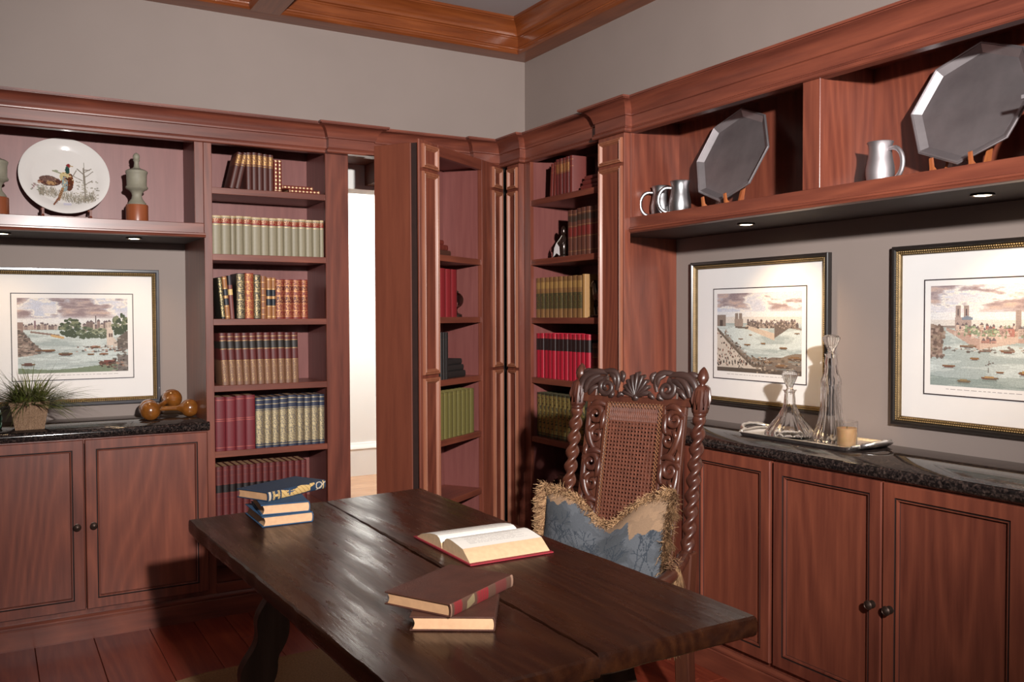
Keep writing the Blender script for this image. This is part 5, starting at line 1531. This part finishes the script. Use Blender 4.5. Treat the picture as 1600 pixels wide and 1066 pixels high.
def spiral(cx, cz, r0, turns, a0, sgn, rt, n=34, y=0, tail=None):
    p = []; rr = []
    for i in range(n + 1):
        q = i / n; r = r0 * (1 - q) ** .8 + .004
        a = a0 + sgn * turns * 2 * math.pi * q
        p.append((cx + r * math.cos(a), y - .006 * q, cz + r * math.sin(a))); rr.append(rt * (1 - .45 * q))
    if tail:
        p = [(t_[0], y, t_[1]) for t_ in tail] + p; rr = [rt * (.55 + .45 * i / len(tail)) for i in range(len(tail))] + rr
    return p, rr
# crest rail: rail, shell, leaf arcs and C-scrolls
cr = MB()
cr.box(-.232, .232, -.012, .012, 1.082, 1.108, .003)
for s in (-1, 1):
    cr.box(min(s * .165, s * .232), max(s * .165, s * .232), -.012, .012, 1.104, 1.135, .003)
along(cr, ly, 0, 0); crest = cr.build('crest_rail', 'chair', ch)
shell = MB()
for k in range(9):
    a = R(90 + (k - 4) * 19)
    L = .078 - .006 * abs(k - 4)
    p0 = (0.0, -.014, 1.108); p1 = (L * .55 * math.cos(a) * .95, -.020, 1.112 + L * .55 * math.sin(a)); p2 = (L * .86 * math.cos(a), -.014, 1.112 + L * 1.02 * math.sin(a)); p3 = (L * .9 * math.cos(a), .004, 1.110 + L * 1.08 * math.sin(a))
    shell.tube([p0, p1, p2, p3], [.003, .0075, .0105, .006], 8, upv=(0, 1, 0))
shell.lathe([(.001, -.022), (.012, -.018), (.016, -.008), (.016, .008)], 14, (0, 0, 1.108), axis='y')
along(shell, ly, 0, 0).build('carved_shell', 'crest', crest, ang=60)
def stroke(mb, pts, w, s, yoff=-.010, sq=.8, z0=0.0, taper=.45):
    P = np.array(pts, float); n = 14
    d = np.r_[0, np.cumsum(np.hypot(*np.diff(P, axis=0).T))]; q = np.linspace(0, d[-1], n)
    xs = np.interp(q, d, P[:, 0]); zs = np.interp(q, d, P[:, 1])
    for _ in range(3):
        xs[1:-1] = (xs[:-2] + 2 * xs[1:-1] + xs[2:]) / 4; zs[1:-1] = (zs[:-2] + 2 * zs[1:-1] + zs[2:]) / 4
    t_ = np.linspace(0, 1, n)
    mb.tube([(s * x_, yoff - .006 * math.sin(math.pi * k), z0 + z_) for x_, z_, k in zip(xs, zs, t_)], [w * (taper + (1 - taper) * math.sin(math.pi * (.1 + .85 * k))) for k in t_], 9, sq=sq, upv=(0, 1, 0))
for s in (-1, 1):
    sc = MB()
    p, r_ = spiral(s * .122, 1.140, .028, 1.5, R(90), -s, .0125, y=-.012); sc.tube(p, r_, 10, sq=.8, upv=(0, 1, 0))
    stroke(sc, [(.122, 1.168), (.150, 1.172), (.180, 1.158), (.205, 1.128)], .0125, s)
    stroke(sc, [(.098, 1.130), (.094, 1.112), (.110, 1.104)], .010, s)
    along(sc, ly, 0, 0).build('scroll', 'crest', crest, ang=60)
    lf = MB()
    stroke(lf, [(.234, 1.112), (.232, 1.160), (.205, 1.188), (.160, 1.196), (.125, 1.190)], .0150, s)
    stroke(lf, [(.212, 1.118), (.205, 1.150), (.185, 1.172), (.155, 1.182)], .0125, s, -.014)
    stroke(lf, [(.196, 1.112), (.178, 1.135), (.155, 1.142)], .0105, s, -.012)
    stroke(lf, [(.142, 1.196), (.105, 1.200), (.082, 1.190), (.074, 1.160), (.082, 1.130)], .0125, s)
    stroke(lf, [(.112, 1.190), (.090, 1.178), (.086, 1.150)], .0095, s, -.016)
    stroke(lf, [(.072, 1.196), (.058, 1.186), (.062, 1.160)], .0105, s, -.006)
    stroke(lf, [(.074, 1.106), (.060, 1.120), (.050, 1.112)], .0085, s)
    stroke(lf, [(.238, 1.186), (.215, 1.196), (.185, 1.196)], .0105, s, -.002)
    along(lf, ly, 0, 0).build('acanthus_leaf', 'crest', crest, ang=60)
# back panel: outer rails, cane frame, scrolls between
Zb0, Zb1 = .56, 1.084
XI, XO = .108, .200
bp_ = MB()
for s in (-1, 1):
    bp_.box(min(s * XO, s * (XO - .020)), max(s * XO, s * (XO - .020)), -.012, .012, Zb0, Zb1, .003)
    bp_.box(min(s * XI, s * (XI + .016)), max(s * XI, s * (XI + .016)), -.012, .010, Zb0, Zb1, .003)
bp_.box(-XO, XO, -.012, .012, Zb0 - .03, Zb0 + .01, .003)
along(bp_, ly, 0, 0); bpan = bp_.build('back_frame', 'chair', ch)
for s in (-1, 1):
    for k in range(3):
        z = Zb0 + .045 + k * .172
        sc = MB()
        bx0, bx1 = sorted((s * (XI + .014), s * (XO - .016)))
        sc.box(bx0, bx1, -.002, .008, z - .045, z + .062, .002)
        sc.box(*sorted((s * (XI + .014), s * (XI + .034))), -.002, .008, z + .06, z + .128, .002)
        p, r_ = spiral(s * .160, z + .088, .029, 1.35, R(20 if s > 0 else 160), s, .0135, y=-.006); sc.tube(p, r_, 10, sq=.75, upv=(0, 1, 0))
        stroke(sc, [(.186, .090), (.186, .05), (.178, .01), (.160, -.03), (.135, -.045)], .0135, s, -.008, .75, z)
        p, r_ = spiral(s * .146, z + .018, .024, 1.2, R(110 if s > 0 else 70), -s, .0120, y=-.008); sc.tube(p, r_, 10, sq=.75, upv=(0, 1, 0))
        stroke(sc, [(.126, .105), (.124, .07), (.128, .042), (.140, .040)], .0115, s, -.008, .75, z)
        stroke(sc, [(.122, .125), (.145, .135), (.172, .128), (.186, .108)], .0125, s, -.006, .75, z)
        stroke(sc, [(.184, -.02), (.186, -.05), (.170, -.06)], .0110, s, -.006, .75, z)
        stroke(sc, [(.158, .052), (.172, .042), (.176, .02)], .0085, s, -.014, .75, z)
        along(sc, ly, 0, 0).build('carved_scroll', 'chair', bpan, ang=60)
# cane: plate with an octagonal hole in every cell
cn = MB(); nx = 16; cs = 2 * XI / nx; nz = int((1.030 - Zb0) / cs)
for i in range(nx):
    for j in range(nz):
        x0, z0 = -XI + i * cs, Zb0 + j * cs; c = (x0 + cs / 2, z0 + cs / 2); h = cs / 2; r = cs * .30
        sqr = [(x0, z0), (c[0], z0), (x0 + cs, z0), (x0 + cs, c[1]), (x0 + cs, z0 + cs), (c[0], z0 + cs), (x0, z0 + cs), (x0, c[1])]
        oc = [(c[0] + r * math.cos(R(225 + 45 * k)), c[1] + r * math.sin(R(225 + 45 * k))) for k in range(8)]
        v = [(p, 0.0 - .0012, q) for p, q in sqr] + [(p, -.0022, q) for p, q in oc] + [(p, .0008, q) for p, q in oc]
        f = []
        for k in range(8):
            k2 = (k + 1) % 8
            f += [(k, k2, 8 + k2, 8 + k), (8 + k, 8 + k2, 16 + k2, 16 + k)]
        cn.add(v, f)
ztop = Zb0 + nz * cs
cn.box(-XI, XI, -.002, .001, ztop, Zb1)
for k in range(28):
    for z0, dz in ((ztop, .04), (ztop + .02, -.03)):
        xx = -XI + 2 * XI * k / 28
        cn.tube([(xx, -.0028, ztop + .002), (xx + .012, -.0030, Zb1 - .002)], .0012, 4)
        cn.tube([(xx + .012, -.0028, ztop + .002), (xx, -.0030, Zb1 - .002)], .0012, 4)
        break
along(cn, ly, 0, 0).build('cane_panel', 'cane', bpan, ang=30)
lc = MB()
for s in (-1, 1):
    z = Zb0; k = 0
    while z < Zb1 - .01:
        for a, b in ((XI - .010, XI + .004), (XI + .004, XI - .010)):
            lc.tube([(s * a, -.0135, z), (s * b, -.0140, z + .016)], .0010, 5)
        z += .013
xx = -XI
while xx < XI:
    for a, b in ((Zb1 - .014, Zb1 + .004), (Zb1 + .004, Zb1 - .014)): lc.tube([(xx, -.0140, a), (xx + .013, -.0140, b)], .0009, 5)
    xx += .013
along(lc, ly, 0, 0); o = lc.build('cane_lacing', 'lace', bpan, ang=60)
# seat, arms, front legs, stretchers
st2 = MB().box(-.275, .275, -.47, .03, .415, .445, .006); st2.build('seat_rail', 'chair', ch)
MB().box(-.255, .255, -.455, .0, .445, .478, .014).build('seat_pad', 'seat', ch)
for s in (-1, 1):
    x = s * HWC
    pts = []; rr = []
    for k in range(15):
        q = k / 14
        pts.append((x + s * .035 * math.sin(q * math.pi * .9), .012 - .47 * q, .598 - .035 * math.sin(q * math.pi * .85) + .018 * q * q)); rr.append(.021 + .004 * math.sin(q * 3))
    MB().tube(pts, rr, 12, sq=.75).build('arm', 'chair', ch, ang=60)
    sp_, r_ = spiral(0, 0, .026, 1.1, R(90), 1, .014)
    MB().tube([(pts[-1][0], pts[-1][1] - .008 + p[0] * -1, pts[-1][2] - .020 + p[2]) for p in sp_], r_, 9, upv=(1, 0, 0)).build('arm_scroll', 'chair', ch, ang=60)
    lg = MB()
    pr2 = []
    for k in range(60):
        z = .03 + .54 * k / 59; pr2.append((.021 + .0055 * math.sin(z * 2 * math.pi / .07), z))
    lg.lathe([(.028, 0), (.030, .012), (.020, .028)] + pr2 + [(.015, .575)], 18, (x + s * .012, -.435, 0))
    lg.build('front_leg', 'chair', ch, ang=70)
    MB().tube([(x, -.41, .12), (x, .03, .12)], .018, 12).build('side_stretcher', 'chair', ch)
tws = MB(); v = []; n = 70; seg = 14
for i in range(n + 1):
    xx = -.25 + .5 * i / n
    for k in range(seg):
        a = 2 * math.pi * k / seg; r = .0165 + .005 * math.cos(2 * a - 2 * math.pi * xx / .05)
        v.append((xx, -.30 + r * math.cos(a), .125 + r * math.sin(a)))
tws.add(v, [(i * seg + k, i * seg + (k + 1) % seg, (i + 1) * seg + (k + 1) % seg, (i + 1) * seg + k) for i in range(n) for k in range(seg)] + [tuple(range(seg)), tuple(range(n * seg, (n + 1) * seg))])
tws.build('twist_stretcher', 'chair', ch, ang=80)
# carved front apron between the front legs
ap = MB()
for s in (-1, 1):
    p, r_ = spiral(s * .11, .345, .032, 1.2, R(90), s, .012, y=-.445, tail=[(s * .235, .30), (s * .20, .37), (s * .15, .385)]); ap.tube(p, r_, 8, upv=(0, 1, 0))
    p, r_ = spiral(s * .035, .335, .022, 1.0, R(90), -s, .010, y=-.445); ap.tube(p, r_, 8, upv=(0, 1, 0))
ap.box(-.235, .235, -.46, -.43, .375, .414, .004)
ap.build('carved_apron', 'chair', ch, ang=60)

# ---------------------------------------------------------------- tapestry pillow with fringe
def pillow():
    c0 = (-.020, -.105, .50)                      # chair-local base point of the pillow
    ca, sa = math.cos(CA), math.sin(CA)
    def cw(x, y, z): return (CO[0] + x * ca - y * sa, CO[1] + x * sa + y * ca, z)
    t = thing('fringed_pillow', 'blue and tan tapestry pillow with straw fringe leaning in the armchair', 'pillow', cw(*c0), CA, local=True)
    W2, H, lean, roll = .255, .292, .25, R(4.5)
    def edge(u, v):        # outline of the cushion, u in -1..1, v in 0..1, karate-chop dip in the top edge
        dip = .105 * math.exp(-((u - .06) / .42) ** 2) * v ** 1.5
        x = u * W2 * (1 - .05 * math.sin(math.pi * v)) ; z = v * (H + .018 * abs(u) ** 3) - dip
        x, z = x * math.cos(roll) - z * math.sin(roll) * .3, z + x * math.sin(roll) * (v * .9)
        return x, z
    def thick(u, v):
        a = max(0, 1 - abs(u) ** 2.6) ** .6; b = max(0, 1 - abs(2 * v - 1) ** 2.6) ** .6
        d = 1 - .35 * math.exp(-((u - .06) / .30) ** 2) * v ** 2
        return .074 * a * b * d
    def P3(u, v, side):
        x, z = edge(u, v); y = lean * z - side * thick(u, v)
        return (x, y, z)
    n, m_ = 150, 104
    rr = np.random.default_rng(8)
    img = Canvas(n, m_, '#6f7a88')
    X, Y = img.X, img.Y
    horizon = np.interp(X, [0, .05, .12, .2, .34, .48, .56, .66, .74, .78, .86, 1], [.86, .88, .84, .90, .98, 1.05, .86, .80, .80, .60, .62, .64]) + .02 * np.sin(X * 70)
    tan = (Y > horizon) | ((Y < .12) & (X > .90))
    nz_ = fbm(n, m_, 6, 5, 3)
    img.put(np.ones_like(X, bool), '#4c4f54'); img.put(nz_ > .53, '#55585d'); img.put(nz_ < .44, '#44474b')
    def limb(x, y, a, L, d):
        x2, y2 = x + L * math.cos(a), y + L * math.sin(a) * 1.35
        img.line((x, y), (x2, y2), .0062 if d > 3 else .0036, '#31373f', .85)
        if d > 0:
            for k in range(2): limb(x2, y2, a + rr.uniform(-.65, .65), L * rr.uniform(.62, .85), d - 1)
    for x in (.05, .12, .18, .24, .31, .38, .44, .50, .56, .62, .68, .74, .80, .87, .93): limb(x + rr.uniform(-.02, .02), rr.uniform(0, .30), 1.57 + rr.uniform(-.35, .35), .13, 4)
    img.put(tan, '#8d7158'); img.put(tan & (nz_ > .54), '#846a53')
    img.texture(.10, 3)
    for side, nm in ((1, 'front_cover'), (-1, 'back_cover')):
        P = np.zeros((m_ + 1, n + 1, 3))
        for i in range(m_ + 1):
            for j in range(n + 1): P[i, j] = P3(-1 + 2 * j / n, 1 - i / m_, side)
        col = img.a if side > 0 else np.tile(np.array(hx('#8f745a')[:3]), (m_, n, 1))
        grid_mesh(nm, P, np.ones((m_, n), bool), col, 'tapestry', t)
    fr = MB(); fd = MB(); rg_ = random.Random(5)
    def strand(mb, p, d, L, w, curl=.55, n=4):
        p = Vector(p); d = Vector(d).normalized(); vv = []
        k = d.cross(Vector((0, 1, 0)))
        if k.length < .1: k = d.cross(Vector((1, 0, 0)))
        k = k.normalized() * w
        for i in range(n + 1):
            f_ = 1 - .5 * i / n
            vv += [tuple(p - k * f_), tuple(p + k * f_ + Vector((0, -w * .6, 0)))]
            d = (d + Vector((rg_.uniform(-1, 1), rg_.uniform(-1, .6), rg_.uniform(-1.2, .8))) * curl).normalized()
            p = p + d * (L / n)
        mb.add(vv, [(2 * i, 2 * i + 1, 2 * i + 3, 2 * i + 2) for i in range(n)])
    N = 380
    per = []
    for i in range(N):
        q = i / N * 4
        if q < 1: u, v, d = -1 + 2 * q, 1.0, (0, -.55, .15)
        elif q < 2: u, v, d = 1, 1 - (q - 1), (.8, -.45, -.25)
        elif q < 3: u, v, d = 1 - 2 * (q - 2), 0, (0, -.5, -.8)
        else: u, v, d = -1, q - 3, (-.8, -.3, -.25)
        per.append((u, v, d))
    for i, (u, v, d) in enumerate(per):
        p = P3(u, v, 0); top = v > .99
        dark = (i // 8) % 2 == 0
        for k in range(26 if top else 18):
            pp = (p[0] + rg_.uniform(-.008, .008), p[1] - rg_.uniform(-.008, .020), p[2] + rg_.uniform(-.018, .012))
            dd = (d[0] + rg_.uniform(-.7, .7), d[1] + rg_.uniform(-.5, .2), d[2] + rg_.uniform(-.9, .5))
            strand(fd if (dark and k < 11) else fr, pp, dd, rg_.uniform(.020, .036) if top else rg_.uniform(.024, .048), .0012)
        if i % 2 == 0:        # gimp heading on the seam
            fr.lathe([(.001, -.006), (.0065, -.003), (.0075, .001), (.005, .005), (.001, .007)], 7, (p[0], p[1], p[2]))
    for (u, v) in ((1, .85), (1, .55), (1, .25), (1, .03), (-1, .5), (-1, .2), (.98, 0), (.6, 0), (.2, 0)):   # tassels
        p = P3(u, v, 0)
        for k in range(70):
            a = rg_.uniform(0, 6.283); q = rg_.uniform(0, .006)
            sx = .7 if u > .9 else (-.7 if u < -.9 else 0)
            strand(fr, (p[0] + q * math.cos(a), p[1] - .008 + q * math.sin(a), p[2] - .004), (sx + .22 * math.cos(a), -.35 + .22 * math.sin(a), -.75), rg_.uniform(.038, .058), .0012, .12)
    # long corner fringe hanging over the side of the seat
    for hx0, hy0, hz0 in ((.312, -.03, .10), (.318, -.04, -.075), (.300, -.06, -.10)):
        for k in range(90):
            a = rg_.uniform(0, 6.283); q = rg_.uniform(0, .010)
            strand(fr, (hx0 + q * math.cos(a), hy0 + q * math.sin(a), hz0), (.20 * math.cos(a), .20 * math.sin(a), -1), rg_.uniform(.06, .085), .0013, .10)
        for k in range(60):
            a = rg_.uniform(0, 6.283); strand(fd, (hx0 - .012 + .016 * math.cos(a), hy0 + .016 * math.sin(a), hz0 + rg_.uniform(0, .03)), (rg_.uniform(-1, 1), rg_.uniform(-1, 1), .3), .02, .0013)
    cd = MB()
    cd.tube([(.252, 0, .03), (.285, -.02, .07), (.312, -.03, .105)], .0035, 7); cd.tube([(.252, 0, .0), (.295, -.03, -.02), (.318, -.04, -.072)], .0035, 7); cd.tube([(.252, 0, .0), (.285, -.04, -.04), (.300, -.06, -.097)], .0035, 7)
    cd.build('tassel_cords', 'fringe', t, ang=60)
    o = fr.build('fringe', 'fringe', t, ang=180); o['kind'] = 'stuff'
    o = fd.build('fringe_tufts', 'fringeD', t, ang=180); o['kind'] = 'stuff'
pillow()
